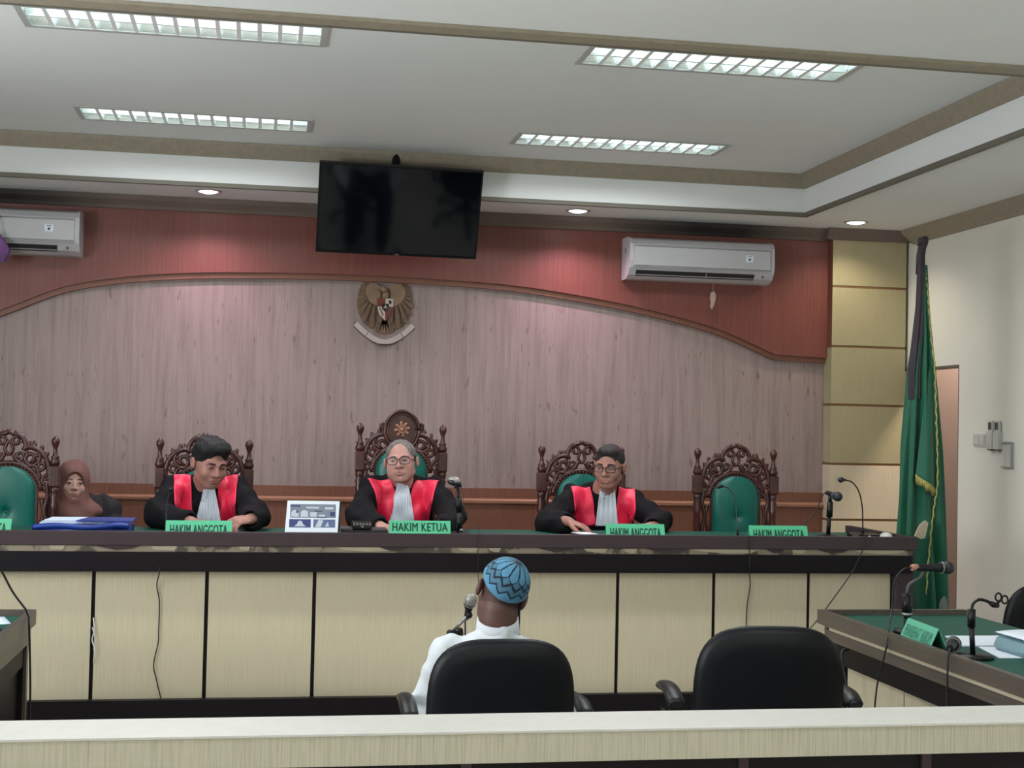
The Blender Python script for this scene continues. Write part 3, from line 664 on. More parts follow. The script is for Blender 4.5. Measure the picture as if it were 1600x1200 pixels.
# ------------------------------------------------------------------ carved chairs
def spiral(cx, cz, r0, r1, a0, turns, n=22):
    return [(cx+(r0+(r1-r0)*k/n)*math.cos(a0+turns*2*math.pi*k/n), 0, cz+(r0+(r1-r0)*k/n)*math.sin(a0+turns*2*math.pi*k/n)) for k in range(n+1)]
def make_chair(tall):
    """local: origin on the podium under the seat, sitter faces -Y"""
    t = empty('carved_chair', (0, 0, 0)); dz = 0.105 if tall else 0.0
    PX = .2375; yb = .24
    def bl(b, name, m, **k): return b.build(name, m, t, local=True, **k)
    for s in (-1, 1):
        b = MB(); Z = [(.020, 0), (.026, .02), (.022, .10), (.028, .35), (.028, .47), (.020, .50), (.024, .56), (.019, .60), (.026, .63), (.018, .66), (.023, .74), (.018, .80), (.026, .83), (.018, .845), (.025, .865), (.018, .88), (.024, .90), (.024, .925)]
        b.lathe([(r, z+(dz if z > .55 else 0)) for r, z in Z], (s*PX, yb, 0), 16)
        b.box(s*PX-.027, s*PX+.027, yb-.027, yb+.027, .925+dz, 1.035+dz, .006)
        b.lathe([(r, z+dz) for r, z in [(.014, 1.03), (.026, 1.045), (.027, 1.06), (.018, 1.075), (.024, 1.082), (.014, 1.092), (.012, 1.11), (.010, 1.125), (.016, 1.145), (.0225, 1.162), (.021, 1.178), (.012, 1.188), (.006, 1.195)]], (s*PX, yb, 0), 16)
        bl(b, 'post', 'carved_wood')
        b = MB().lathe([(.018, 0), (.028, .03), (.020, .08), (.030, .18), (.022, .28), (.030, .34), (.030, .40)], (s*.24, -.24, 0), 14); bl(b, 'leg', 'carved_wood')
        b = MB().tube(smoothpts([(s*.235, yb, .60), (s*.25, .05, .615), (s*.255, -.15, .61), (s*.25, -.21, .585)], 5), [.02]*15+[.016], 10)
        b.tube([(s*.245, -.20, .40), (s*.25, -.20, .50), (s*.25, -.19, .60)], .017, 10); bl(b, 'armrest', 'carved_wood')
    b = MB().box(-.265, .265, -.27, .26, .34, .41, .012); bl(b, 'seat_frame', 'carved_wood')
    b = MB().box(-.24, .24, -.25, .21, .405, .475, .025); bl(b, 'seat', 'green_vinyl', smooth=True)
    # padded back: arched top, buttoned centre
    def pad(u, v):                                   # u -1..1, v 0..1
        zt = 1.03+dz*1.25; z0 = .50; hw = .145
        z = z0+(zt-z0)*v
        top0 = zt-.13; w_ = hw if z < top0 else hw*math.sqrt(max(0, 1-((z-top0)/(zt-top0+.004))**2))
        x = u*w_; e = (1-abs(u)**3)*(1-max(0, v-.75)**2*6 if v > .75 else 1)
        bulge = .045*max(0, e)**.6
        bulge -= .022*math.exp(-((x/.016)**2+((z-(.79+dz))/.016)**2)) + .008*math.exp(-((x/.05)**2+((z-(.79+dz))/.05)**2))
        return (x, yb-.012-bulge, z)
    b = MB(); b.grid([[pad(-1+2*i/30, j/36) for i in range(31)] for j in range(37)]); bl(b, 'back_cushion', 'green_vinyl')
    bl(MB().sphere((0, yb-.032, .79+dz), 1, 10, (.010, .006, .010)), 'button', 'button_green')
    b = MB(); b.prism([(-.155, .48), (.155, .48), (.155, .90+dz)] + [(.155*math.cos(R(a)), .90+dz*1.2+.135*math.sin(R(a))) for a in range(10, 180, 10)] + [(-.155, .90+dz)], yb-.014, yb+.012, 'Y'); bl(b, 'back_board', 'carved_wood')
    # carved openwork crest and side scrolls
    b = MB(); T = lambda pts, r, n=7: b.tube([(x, y+yb, z) for x, y, z in pts], r*1.22, n)
    zc = .90+dz*1.15
    ring = [(.168*math.cos(R(a)), 0, zc+.150*math.sin(R(a))) for a in range(0, 181, 9)]
    T(ring, .012)
    for k in range(24):                              # beaded rim round the cushion
        a = R(4+k*7.5); b.sphere((.158*math.cos(a), yb-.012, zc+.140*math.sin(a)), .0065, 6)
    for s in (-1, 1):
        S = lambda pts: [(s*x, y, z) for x, y, z in pts]
        q = dz
        T(smoothpts(S([(.172, 0, .50), (.185, 0, .60), (.170, 0, .70), (.185, 0, .78), (.172, 0, .86)]), 4), .009)
        T(smoothpts(S([(.20, 0, .52), (.19, 0, .62), (.205, 0, .70), (.19, 0, .80), (.205, 0, .87+q), (.195, 0, .95+q)]), 4), .010)
        T(smoothpts(S([(.21, 0, .98+q), (.205, 0, 1.03+q), (.185, 0, 1.085+q), (.15, 0, 1.12+q), (.105, 0, 1.135+q), (.075, 0, 1.125+q)]), 5), .0125)
        T(S(spiral(.115, 1.075+q, .050, .010, R(60), -1.35)), .0095)
        T(S(spiral(.165, 1.035+q, .030, .008, R(150), 1.2)), .0085)
        T(S(spiral(.055, 1.085+q, .028, .007, R(200), 1.25)), .008)
        T(S(spiral(.195, .955+q, .026, .007, R(80), 1.3)), .008)
        T(smoothpts(S([(.165, 0, .96+q), (.14, 0, 1.03+q), (.09, 0, 1.035+q), (.045, 0, 1.06+q), (.02, 0, 1.10+q)]), 5), .010)
        for (x, z, a, L) in [(.19, 1.09, 50, .022), (.165, 1.12, 70, .024), (.13, 1.143, 95, .024), (.10, 1.148, 60, .02), (.20, 1.045, 20, .02), (.075, 1.03, 120, .018), (.125, 1.06, 200, .02), (.145, 1.09, 30, .02), (.20, .99, 200, .018), (.09, 1.10, 80, .02), (.04, 1.05, 45, .02), (.20, .90, 170, .018), (.185, .74, 20, .016), (.19, .66, 160, .016)]:
            d = Matrix.Rotation(R(-a*s if s > 0 else a), 3, 'Y')
            b.sphere((s*x, yb, z+(q if z > .85 else 0)), 1, 8, (L*1.15, .010, L*.55), Matrix.Rotation(-R(a) if s > 0 else R(a)+math.pi, 3, 'Y'))
        T([(s*.21, 0, .95+q), (s*.235, 0, .95+q)], .012)
        T([(s*.18, 0, .56), (s*.235, 0, .56)], .012)
        if not tall:
            T(smoothpts(S([(.075, 0, 1.115), (.085, 0, 1.145), (.070, 0, 1.180), (.045, 0, 1.200), (.02, 0, 1.205), (0, 0, 1.218)]), 5), .011)
            T(S(spiral(.038, 1.165, .028, .008, R(30), 1.1)), .008)
            T(smoothpts(S([(.0, 0, 1.09), (.02, 0, 1.12), (.012, 0, 1.15), (0, 0, 1.17)]), 4), .008)
            for (x, z, a) in [(.075, 1.165, 40), (.055, 1.195, 60), (.03, 1.208, 80), (.01, 1.215, 100)]:
                b.sphere((s*x, yb, z), 1, 8, (.016, .008, .007), Matrix.Rotation(-R(a) if s > 0 else R(a)+math.pi, 3, 'Y'))
        else:
            T(smoothpts(S([(.11, 0, 1.225), (.105, 0, 1.26), (.12, 0, 1.29), (.105, 0, 1.305)]), 4), .009)
    bl(b, 'carved_crest', 'carved_wood')
    if tall:
        ov = [(.098*math.cos(R(a)), 1.262+.112*math.sin(R(a))) for a in range(0, 360, 12)]
        b = MB().prism(ov, yb-.012, yb+.012, 'Y'); b.tube([(x, yb-.012, z) for x, z in ov+ov[:1]], .010, 8); b.tube([(x*.84, yb-.014, 1.262+(z-1.262)*.84) for x, z in ov+ov[:1]], .005, 6)
        bl(b, 'crest_plaque', 'carved_wood')
        b = MB().sphere((0, yb-.016, 1.27), 1, 12, (.018, .012, .018))
        for k in range(8):
            a = R(k*45+10); b.sphere((.034*math.cos(a), yb-.016, 1.27+.034*math.sin(a)), 1, 8, (.013, .008, .009), Matrix.Rotation(-a, 3, 'Y'))
        b.tube([(.022*math.cos(R(a)), yb-.024, 1.27+.022*math.sin(R(a))) for a in range(0, 361, 20)], .004, 6, cap=False)
        bl(b, 'carved_flower', 'moulding')
    return t
proto = make_chair(False)
chairs = [(-1.335, 7.75-.24, 'carved chair with green back cushion, beside the woman in a brown headscarf'), (-.315, 7.75-.24, 'carved green backed chair behind the judge with thick black hair'),
          (1.838, 7.95-.24, 'carved green backed chair behind the cropped hair judge looking down'), (2.785, 7.95-.24, 'unoccupied carved chair with green buttoned back near the corner pillar')]
for i, (x, y, l) in enumerate(chairs):
    o = proto if i == 0 else copy_tree(proto)
    o.location = (x, y, PODIUM); tag(o, l, 'chair', 'carved chairs behind the bench')
o = make_chair(True); o.location = (.778, 7.95-.24, PODIUM)
tag(o, 'tallest carved chair with an oval flower crest, behind the grey haired judge', 'chair', 'carved chairs behind the bench')

# ------------------------------------------------------------------ black office chairs
def office_chair():
    """origin on the floor, sitter faces +Y; back outline .5 wide"""
    t = empty('office_chair', (0, 0, 0))
    def bl(b, name, m, **k): return b.build(name, m, t, local=True, **k)
    def sq(a, n_=3.4):
        c, s = math.cos(a), math.sin(a); return math.copysign(abs(c)**(2/n_), c), math.copysign(abs(s)**(2/n_), s)
    def shell(hw, hh, zc, y0, thick, bulge):
        P = []
        for side, yy in ((0, 0), (1, 0)):
            pass
        rows = []
        prof = [(0.0, 0), (.45, 0), (.75, .002), (.92, .010), (.99, .028), (1.0, .045), (.985, .062), (.93, .078), (.8, .088), (.5, .095), (0.0, .1)]
        for f, d in prof:
            row = []
            for k in range(48):
                cx, cz = sq(2*math.pi*k/48)
                taper = 1-.06*max(0, -cz)
                x = cx*hw*max(f, .001)*taper; z = zc+cz*hh*max(f, .001)
                row.append((x, y0+d*thick/.1+bulge*(x/hw)**2+.10*((z-zc)/hh)*-.25, z))
            rows.append(row)
        return rows
    b = MB(); b.grid(shell(.247, .27, .637, -.05, .085, .02), True); o = bl(b, 'backrest', 'office_black')
    b = MB(); rows = [[(x, z-.0, y) for x, y, z in r] for r in []]
    b = MB(); P = []
    for f, d in [(0, .40), (.8, .40), (.97, .42), (1, .45), (.97, .48), (.8, .495), (0, .50)]:
        P.append([(sq(2*math.pi*k/40)[0]*.25*max(f, .001), .26+sq(2*math.pi*k/40)[1]*.24*max(f, .001), d) for k in range(40)])
    b.grid(P, True); bl(b, 'seat', 'office_black')
    for s in (-1, 1):
        b = MB().tube(smoothpts([(s*.22, .22, .41), (s*.29, .22, .43), (s*.30, .20, .60)], 4), .016, 8)
        b.tube(smoothpts([(s*.295, .02, .64), (s*.295, .10, .665), (s*.29, .22, .665), (s*.285, .33, .65)], 5), [.022]+[.03]*14+[.022], 12, flat=.6); bl(b, 'armrest', 'plastic_black')
    b = MB().tube([(0, .02, .44), (0, -.04, .48), (0, -.02, .60)], .02, 8); bl(b, 'back_bracket', 'plastic_black')
    b = MB().lathe([(.03, .10), (.03, .25), (.018, .25), (.018, .41)], (0, .25, 0), 14); bl(b, 'gas_column', 'plastic_black')
    for k in range(5):
        a = R(18+72*k); b = MB().tube([(0, .25, .12), (.28*math.cos(a), .25+.28*math.sin(a), .075)], [.026, .016], 8); lg = bl(b, 'leg', 'plastic_black')
        MB().lathe([(.006, -.02), (.028, -.018), (.028, .018), (.006, .02)], (.28*math.cos(a), .25+.28*math.sin(a), .029), 14, 'X').build('caster', 'plastic_black', lg, local=True)
    return t
oc = office_chair(); oc.location = (.79, 4.52, FLOOR)
tag(oc, 'black office chair holding the person in the blue cap', 'office chair', 'black office chairs')
o = copy_tree(oc); o.location = (1.706, 4.50, FLOOR); o.rotation_euler.z = R(-6); o.scale = (1.05, 1, 1.045); tag(o, 'unoccupied black office chair in front of the bench', 'office chair', 'black office chairs')
o = copy_tree(oc); o.location = (3.735, 6.15, FLOOR); o.rotation_euler.z = R(8); tag(o, 'black office chair behind the right table, cut off by the right border', 'office chair', 'black office chairs')
# ------------------------------------------------------------------ people: smooth blended bodies
class Field:
    def __init__(s, lo, hi, h):
        s.h = h; s.ax = [np.arange(a, b+h, h, dtype=np.float32) for a, b in zip(lo, hi)]
        s.D = np.full([len(a) for a in s.ax], 0.5, dtype=np.float32)
    def _win(s, lo, hi):
        sl = []
        for a, l, u in zip(s.ax, lo, hi):
            i = int(np.searchsorted(a, l)); j = int(np.searchsorted(a, u)); sl.append(slice(max(0, i-1), min(len(a), j+1)))
        return tuple(sl)
    def _pts(s, sl): return np.meshgrid(s.ax[0][sl[0]], s.ax[1][sl[1]], s.ax[2][sl[2]], indexing='ij', sparse=True)
    def _put(s, sl, d, k, op):
        A = s.D[sl]
        if A.size == 0: return
        k = max(k, 1e-5)
        if op == 'add': h = np.maximum(k-np.abs(A-d), 0)/k; s.D[sl] = np.minimum(A, d)-h*h*k/4
        elif op == 'sub': d = -d; h = np.maximum(k-np.abs(A-d), 0)/k; s.D[sl] = np.maximum(A, d)+h*h*k/4
    def cap(s, a, b, ra, rb=None, k=.01, op='add'):
        rb = ra if rb is None else rb; a = np.array(a, float); b = np.array(b, float); m = max(ra, rb)+k+3*s.h
        sl = s._win(np.minimum(a, b)-m, np.maximum(a, b)+m); X, Y, Z = s._pts(sl)
        ab = b-a; L = float(ab@ab)+1e-12
        t = np.clip(((X-a[0])*ab[0]+(Y-a[1])*ab[1]+(Z-a[2])*ab[2])/L, 0, 1)
        d = np.sqrt((X-a[0]-t*ab[0])**2+(Y-a[1]-t*ab[1])**2+(Z-a[2]-t*ab[2])**2)-(ra+(rb-ra)*t)
        s._put(sl, d.astype(np.float32), k, op); return s
    def chain(s, pts, rs, k=.01, op='add'):
        for i in range(len(pts)-1): s.cap(pts[i], pts[i+1], rs[i], rs[i+1], k, op)
        return s
    def ell(s, c, r, k=.01, rot=None, op='add'):
        c = np.array(c, float); r = np.array(r, float); m = r.max()+k+3*s.h
        sl = s._win(c-m, c+m); X, Y, Z = s._pts(sl); X = X-c[0]; Y = Y-c[1]; Z = Z-c[2]
        if rot is not None:
            Q = np.array(rot, float).T
            X, Y, Z = Q[0, 0]*X+Q[0, 1]*Y+Q[0, 2]*Z, Q[1, 0]*X+Q[1, 1]*Y+Q[1, 2]*Z, Q[2, 0]*X+Q[2, 1]*Y+Q[2, 2]*Z
        k0 = np.sqrt((X/r[0])**2+(Y/r[1])**2+(Z/r[2])**2); k1 = np.sqrt((X/r[0]**2)**2+(Y/r[1]**2)**2+(Z/r[2]**2)**2)+1e-9
        d = k0*(k0-1)/k1
        s._put(sl, np.asarray(d, dtype=np.float32), k, op); return s
    def half(s, p, n, k=.004):
        """keep the side the normal points away from"""
        n = np.array(n, float); n /= np.linalg.norm(n); sl = (slice(None),)*3; X, Y, Z = s._pts(sl)
        d = (X-p[0])*n[0]+(Y-p[1])*n[1]+(Z-p[2])*n[2]
        s._put(sl, (-d).astype(np.float32)*1.0, k, 'sub'); return s
    def wobble(s, f):
        X, Y, Z = s._pts((slice(None),)*3); s.D += f(X, Y, Z).astype(np.float32); return s
    def mesh(s):
        D = s.D; D[0] = D[-1] = .5; D[:, 0] = D[:, -1] = .5; D[:, :, 0] = D[:, :, -1] = .5
        ins = D < 0; nx, ny, nz = D.shape
        S = np.zeros((nx-1, ny-1, nz-1), np.int8)
        for i in (0, 1):
            for j in (0, 1):
                for k in (0, 1): S += ins[i:nx-1+i, j:ny-1+j, k:nz-1+k]
        cells = np.argwhere((S > 0) & (S < 8)); idx = np.full(S.shape, -1, np.int64); idx[tuple(cells.T)] = np.arange(len(cells))
        acc = np.zeros((len(cells), 3)); cnt = np.zeros(len(cells))
        cor = [(i, j, k) for i in (0, 1) for j in (0, 1) for k in (0, 1)]
        val = {c: D[cells[:, 0]+c[0], cells[:, 1]+c[1], cells[:, 2]+c[2]] for c in cor}
        for a in cor:
            for ax in range(3):
                if a[ax]: continue
                b_ = list(a); b_[ax] = 1; b_ = tuple(b_); va, vb = val[a], val[b_]; m = (va < 0) != (vb < 0)
                t = va[m]/(va[m]-vb[m]); p = np.tile(np.array(a, float), (m.sum(), 1)); p[:, ax] = t
                acc[m] += p; cnt[m] += 1
        v = (cells+acc/cnt[:, None])*s.h+np.array([a[0] for a in s.ax])
        F = []
        for ax in range(3):
            sh = [slice(None)]*3; s2 = [slice(None)]*3; sh[ax] = slice(0, -1); s2[ax] = slice(1, None)
            A, B = ins[tuple(sh)], ins[tuple(s2)]; E = np.argwhere(A != B); flip = A[tuple(E.T)]
            o1, o2 = [(1, 2), (2, 0), (0, 1)][ax]
            def g(d1, d2):
                q = E.copy(); q[:, o1] += d1; q[:, o2] += d2; return idx[tuple(q.T)]
            q = np.stack([g(-1, -1), g(0, -1), g(0, 0), g(-1, 0)], 1); q[~flip] = q[~flip][:, ::-1]; F.append(q)
        F = np.concatenate(F); F = F[(F >= 0).all(1)]
        for _ in range(1):                                # one light relaxation pass
            sm = np.zeros_like(v); n_ = np.zeros(len(v))
            for i in range(4):
                np.add.at(sm, F[:, i], v[F[:, (i+1) % 4]]+v[F[:, (i+3) % 4]]); np.add.at(n_, F[:, i], 2)
            v = v*.5+.5*sm/np.maximum(n_, 1)[:, None]
        return v, F
def field_obj(name, f, mats, parent, matf=None, dec=0):
    v, F = f.mesh(); me = bpy.data.meshes.new(name); n, m = len(v), len(F)
    v = v-np.array(base(parent)) if parent is not None else v
    me.vertices.add(n); me.vertices.foreach_set('co', v.astype(np.float32).ravel()); me.loops.add(m*4); me.loops.foreach_set('vertex_index', F.astype(np.int32).ravel())
    me.polygons.add(m); me.polygons.foreach_set('loop_start', np.arange(0, m*4, 4, dtype=np.int32)); me.update(calc_edges=True)
    me.polygons.foreach_set('use_smooth', np.ones(m, bool))
    for mm in (mats if isinstance(mats, (list, tuple)) else [mats]): me.materials.append(M[mm])
    if matf is not None:
        c = v[F].mean(1)+(np.array(base(parent)) if parent is not None else 0); me.polygons.foreach_set('material_index', matf(c).astype(np.int32))
    o = bpy.data.objects.new(name, me); C.objects.link(o); o.parent = parent; return o
def A3(v): return np.array(v, float)
class Head:
    """local head frame: face looks to -Y, crown +Z, origin between the ears"""
    def __init__(s, c, yaw=0, pitch=0, roll=0, sc=1.0):
        s.c = A3(c); s.Rm = np.array(Matrix.Rotation(R(yaw), 3, 'Z') @ Matrix.Rotation(R(roll), 3, 'Y') @ Matrix.Rotation(R(pitch), 3, 'X')); s.k = sc
    def p(s, x, y, z): return s.c+s.Rm @ (A3((x, y, z))*s.k)
    def ell(s, f, c, r, k=.01, op='add', tilt=None):
        rot = s.Rm if tilt is None else s.Rm @ np.array(tilt); f.ell(s.p(*c), A3(r)*s.k, k*s.k, rot, op)
    def cap(s, f, a, b, ra, rb=None, k=.01, op='add'): f.cap(s.p(*a), s.p(*b), ra*s.k, (ra if rb is None else rb)*s.k, k*s.k, op)
    def loc(s, c): return ((c-s.c) @ s.Rm)/s.k          # world -> local
def skull(f, H, fat=1.0, eyes=True, soft=False, jowl=0.0, ear=0.0):
    e = lambda *a, **k: H.ell(f, *a, **k); c = lambda *a, **k: H.cap(f, *a, **k)
    e((0, .018, .036), (.074, .094, .080), .02)
    e((0, -.022, -.022), (.0645*fat, .070, .078), .03)
    e((0, -.040, -.066), (.047*fat, .048, .045), .03)
    e((0, -.072, -.098), (.020, .017, .015), .022)
    for s_ in (-1, 1):
        c((s_*.052*fat, .0, -.058), (s_*.022*fat, -.062, -.096), .017, .014, .02)
        e((s_*.038*fat, -.066, -.030), (.025, .021, .027), .02)
        if jowl: e((s_*.038*fat, -.056, -.066), (.022+jowl, .024, .026), .02)
        e((s_*.033, -.103, .006), (.016, .0145, .011), .012, op='sub')
        if eyes: e((s_*.032, -.079, .005), (.0145, .0125, .0115), .004)
        if not soft: c((s_*.048, -.076, .026), (s_*.012, -.092, .022), .008, .008, .012)
        tl = Matrix.Rotation(R(-14*s_), 3, 'Z') @ Matrix.Rotation(R(-10), 3, 'X')
        e((s_*(.070*fat+.008+ear), .014, -.004-ear*.8), (.009+ear*.4, .019, .031+ear*.4), .006, tilt=tl)
        e((s_*(.070*fat+.018+ear*1.4), .008, .0), (.006, .011, .019), .004, op='sub', tilt=tl)
    if soft: c((0, -.090, .008), (0, -.104, -.024), .0062, .0095, .011)
    else: c((0, -.093, .012), (0, -.110, -.027), .0080, .0135, .011)
    for s_ in (-1, 1): e((s_*(.0145 if not soft else .0105), -.100, -.031), (.0095, .011, .0085), .007)
    e((0, -.080, -.062), (.028, .018, .022), .016)
    c((-.020, -.0945, -.059), (.020, -.0945, -.059), .0045, .0045, .005); c((0, -.097, -.058), (0, -.097, -.058), .0055, None, .005)
    c((-.015, -.0945, -.0685), (.015, -.0945, -.0685), .0055, .0055, .005)
    c((-.025, -.099, -.0635), (.025, -.099, -.0635), .0016, .0016, .002, op='sub')
    c((0, -.090, -.080), (0, -.090, -.080), .004, None, .008, op='sub')
def face_bits(H, parent, brow='brow', lids=.4, iris_dx=0.0, eye_mat='eye_white', brow_r=.0042, open_=True):
    for s_ in (-1, 1):
        b = MB(); pts = [H.p(s_*x, y, z) for x, y, z in ((.014, -.0975, .0250), (.026, -.0965, .0280), (.040, -.0885, .0272), (.051, -.0765, .0225))]
        b.tube([Vector(p) for p in pts], [brow_r*.9, brow_r*1.2, brow_r, brow_r*.5], 7); b.build('eyebrow', brow, parent)
        if open_:
            b = MB(); rot = Matrix([list(r) for r in H.Rm]); b.sphere(H.p(s_*.032, -.0885, .0035), 1, 14, (.0118*H.k, .0045*H.k, .0048*H.k*(1-lids*.6)), rot); ey_ = b.build('eye', eye_mat, parent)
            b = MB(); b.sphere(H.p(s_*.032+iris_dx, -.0905, .003), 1, 12, (.0050*H.k, .0035*H.k, .0048*H.k*(1-lids*.45)), rot); b.build('iris', 'iris', ey_)
        b = MB(); b.tube([Vector(H.p(s_*x, y, z)) for x, y, z in ((.0205, -.0885, .0045), (.026, -.0925, .0082-lids*.004), (.033, -.0935, .0092-lids*.005), (.040, -.0905, .0072-lids*.004), (.0455, -.084, .0035))], .0015, 6); b.build('eyelash', 'brow', parent)
def hand(f, w, d, n, side, curl=.35, spread=1.0, sc=1.0):
    """w wrist, d pointing direction, n palm normal (towards the palm side), side: thumb side vector"""
    w = A3(w); d = A3(d)/np.linalg.norm(d); n = A3(n); n -= d*(n@d); n /= np.linalg.norm(n); a = np.cross(d, n)
    if a@A3(side) < 0: a = -a
    rot = np.stack([a, d, n], 1)
    f.ell(w+d*.047*sc, (.041*sc, .050*sc, .015*sc), .008, rot); f.cap(w-d*.02, w+d*.015, .025*sc, .024*sc, .015)
    for off, L in ((.030, .072), (.010, .082), (-.010, .076), (-.029, .058)):
        p = w+d*.084*sc+a*off*sc; dd = d+a*(off*.9*spread); dd /= np.linalg.norm(dd); ang = 0
        f.cap(w+d*.05*sc+a*off*.8*sc, p, .0105*sc, .0095*sc, .005)
        for fr, r0, r1 in ((.45, .0092, .0086), (.30, .0086, .0080), (.25, .0080, .0070)):
            ang += curl; q = p+(dd*math.cos(ang)+n*math.sin(ang))*L*fr*sc; f.cap(p, q, r0*sc, r1*sc, .003); p = q
    p = w+d*.022*sc+a*.028*sc; q = p+(d*.55+a*.75+n*.25)*.042*sc; r = q+(d*.85+a*.25+n*.35)*.034*sc; u = r+(d*.9-a*.05+n*.3)*.024*sc
    f.chain([p, q, r, u], [.014*sc, .0115*sc, .010*sc, .0085*sc], .006)
def glasses(H, parent, m, w_=.027, h_=.018, r=.0014, z0=.002, y0=-.112):
    g = None; b = MB()
    for s_ in (-1, 1):
        pts = []
        for k in range(25):
            a = 2*math.pi*k/24; cx = math.copysign(abs(math.cos(a))**.7, math.cos(a)); cz = math.copysign(abs(math.sin(a))**.7, math.sin(a))
            pts.append(Vector(H.p(s_*.0335+cx*w_, y0+.010*abs((s_*.0335+cx*w_)/.06)**2*1.0, z0+cz*h_)))
        b.tube(pts, r, 6, cap=False)
        b.tube([Vector(H.p(s_*(.0335+w_), y0+.010, z0+.006)), Vector(H.p(s_*.072, -.07, z0+.004)), Vector(H.p(s_*.079, .0, z0+.004)), Vector(H.p(s_*.080, .02, z0-.01))], r*1.1, 6)
    b.tube([Vector(H.p(-.0075, y0+.001, z0+.006)), Vector(H.p(0, y0-.003, z0+.008)), Vector(H.p(.0075, y0+.001, z0+.006))], r, 6)
    g = b.build('glasses', m, parent)
    for s_ in (-1, 1):
        b = MB(); ring = []
        for k in range(24):
            a = 2*math.pi*k/24; cx = math.copysign(abs(math.cos(a))**.7, math.cos(a)); cz = math.copysign(abs(math.sin(a))**.7, math.sin(a))
            ring.append(b.bm.verts.new(H.p(s_*.0335+cx*w_*.97, y0+.010*abs((s_*.0335+cx*w_)/.06)**2, z0+cz*h_*.97)))
        b.bm.faces.new(ring); b.build('lens', 'lens', g)
    return g
def body_of(J, H, hands, skin, lipm='lips', fat=1.0, soft=False, ear=0.0, hair_skin=None, jowl=0, h=.0042, name='person', label=None, eyes=True):
    """J: joints in world coordinates; one continuous figure"""
    root = empty('person', (J['hip'][0], J['hip'][1], J['ground']), label, 'person')
    allp = [A3(p) for p in J['pts']]+[H.c]; lo = np.min(allp, 0)-.16; hi = np.max(allp, 0)+.17; lo[2] = J['ground']-.01
    f = Field(lo, hi, h)
    skull(f, H, fat, eyes, soft, jowl=jowl, ear=ear)
    nb = A3(J['neck'])
    f.cap(H.p(0, .018, -.055), nb+A3((0, 0, .0)), .050*H.k*fat, .056*fat, .02)
    L, Rr, hp = A3(J['shL']), A3(J['shR']), A3(J['hip']); mid = (L+Rr)/2
    f.cap(L, Rr, .048, .048, .03); f.cap(nb, mid-A3((0, 0, .02)), .055, .07, .05)
    ch = mid*.68+hp*.32; f.ell(ch, (.155, .105, .17), .05); f.ell(mid*.35+hp*.65, (.145, .11, .16), .05); f.ell(hp, (.165, .12, .11), .05)
    for s_, k in ((0, 'L'), (1, 'R')):
        S_, E_, W_2 = A3(J['sh'+k]), A3(J['el'+k]), A3(J['wr'+k])
        f.chain([S_, E_, W_2], [.048, .038, .025], .02)
        d, n, side, curl = hands[k]; hand(f, W_2, d, n, side, curl)
        K_, An = A3(J['kn'+k]), A3(J['an'+k]); off = A3((-.09 if k == 'L' else .09, 0, 0))
        f.chain([hp+off, K_], [.082, .055], .04); f.chain([K_, An], [.054, .036], .02)
        toe = An+A3(J['toe']); f.cap(An-A3((0, 0, .03)), toe, .035, .028, .02)
    def matf(c):
        l = H.loc(c); x, y, z = l.T; r = np.zeros(len(c))
        r[(np.abs(x) < .0245-.25*np.abs(z+.064)) & (z < -.053+.004*np.cos(x*250)) & (z > -.0765+abs(x)*.25) & (y < -.088)] = 1
        if hair_skin is not None: r[hair_skin(x, y, z)] = 2
        return r
    mats = [skin, lipm]+(['stubble'] if hair_skin is not None else [])
    field_obj('body', f, mats, root, matf); return root
def robe_of(J, H, root, cuff=.072, seed=1, mats='robe_black', h=.0075, sl=1.0, name='robe', collar=.03, extra=None):
    allp = [A3(p) for p in J['pts']]; lo = np.min(allp, 0)-.22; hi = np.max(allp, 0)+.20; lo[2] = J['ground']+.03; hi[2] = A3(J['neck'])[2]+.08
    f = Field(lo, hi, h); nb = A3(J['neck']); L, Rr, hp = A3(J['shL']), A3(J['shR']), A3(J['hip']); mid = (L+Rr)/2
    f.cap(L, Rr, .062, .062, .03); f.cap(nb+A3((0, .005, -.01)), mid-A3((0, 0, .02)), .066, .09, .05)
    f.ell(mid*.68+hp*.32, (.185, .130, .20), .05); f.ell(mid*.35+hp*.65, (.185, .14, .19), .06); f.ell(hp, (.21, .16, .14), .06)
    for k in ('L', 'R'):
        S_, E_, W_2 = A3(J['sh'+k]), A3(J['el'+k]), A3(J['wr'+k]); Cf = E_+(W_2-E_)*.93
        f.chain([S_, S_+(E_-S_)*.5, E_], [.064, .070*sl, .080*sl], .03); f.cap(E_, Cf, .078*sl, cuff*.8, .03)
        f.cap(E_+(Cf-E_)*.3-A3((0, 0, .01)), Cf-A3((0, 0, .018)), .06*sl, cuff*.75, .03)
        K_, An = A3(J['kn'+k]), A3(J['an'+k]); off = A3((-.09 if k == 'L' else .09, 0, 0))
        f.chain([hp+off, K_], [.12, .10], .07); f.cap(K_, An+A3((0, 0, .08)), .10, .11, .05)
    if extra: extra(f)
    rs = np.random.RandomState(seed); a = rs.rand(6)*6.28
    f.wobble(lambda X, Y, Z: .0045*np.sin(X*46+Z*22+Y*14+a[0])+.0035*np.sin(-X*33+Z*48+a[1]+Y*20)+.003*np.sin(X*75+a[2]+Z*12+Y*30))
    # clear a neck opening
    f.cap(nb+A3((0, -.01, -.005)), nb+A3((0, -.02, .12)), .052, .070, .004, op='sub')
    # hollow the sleeve mouths
    for k in ('L', 'R'):
        E_, W_2 = A3(J['el'+k]), A3(J['wr'+k]); d = (W_2-E_)/np.linalg.norm(W_2-E_)
        f.cap(W_2-d*.05, W_2+d*.03, .034, cuff*.62, .004, op='sub')
    return field_obj(name, f, mats, root)
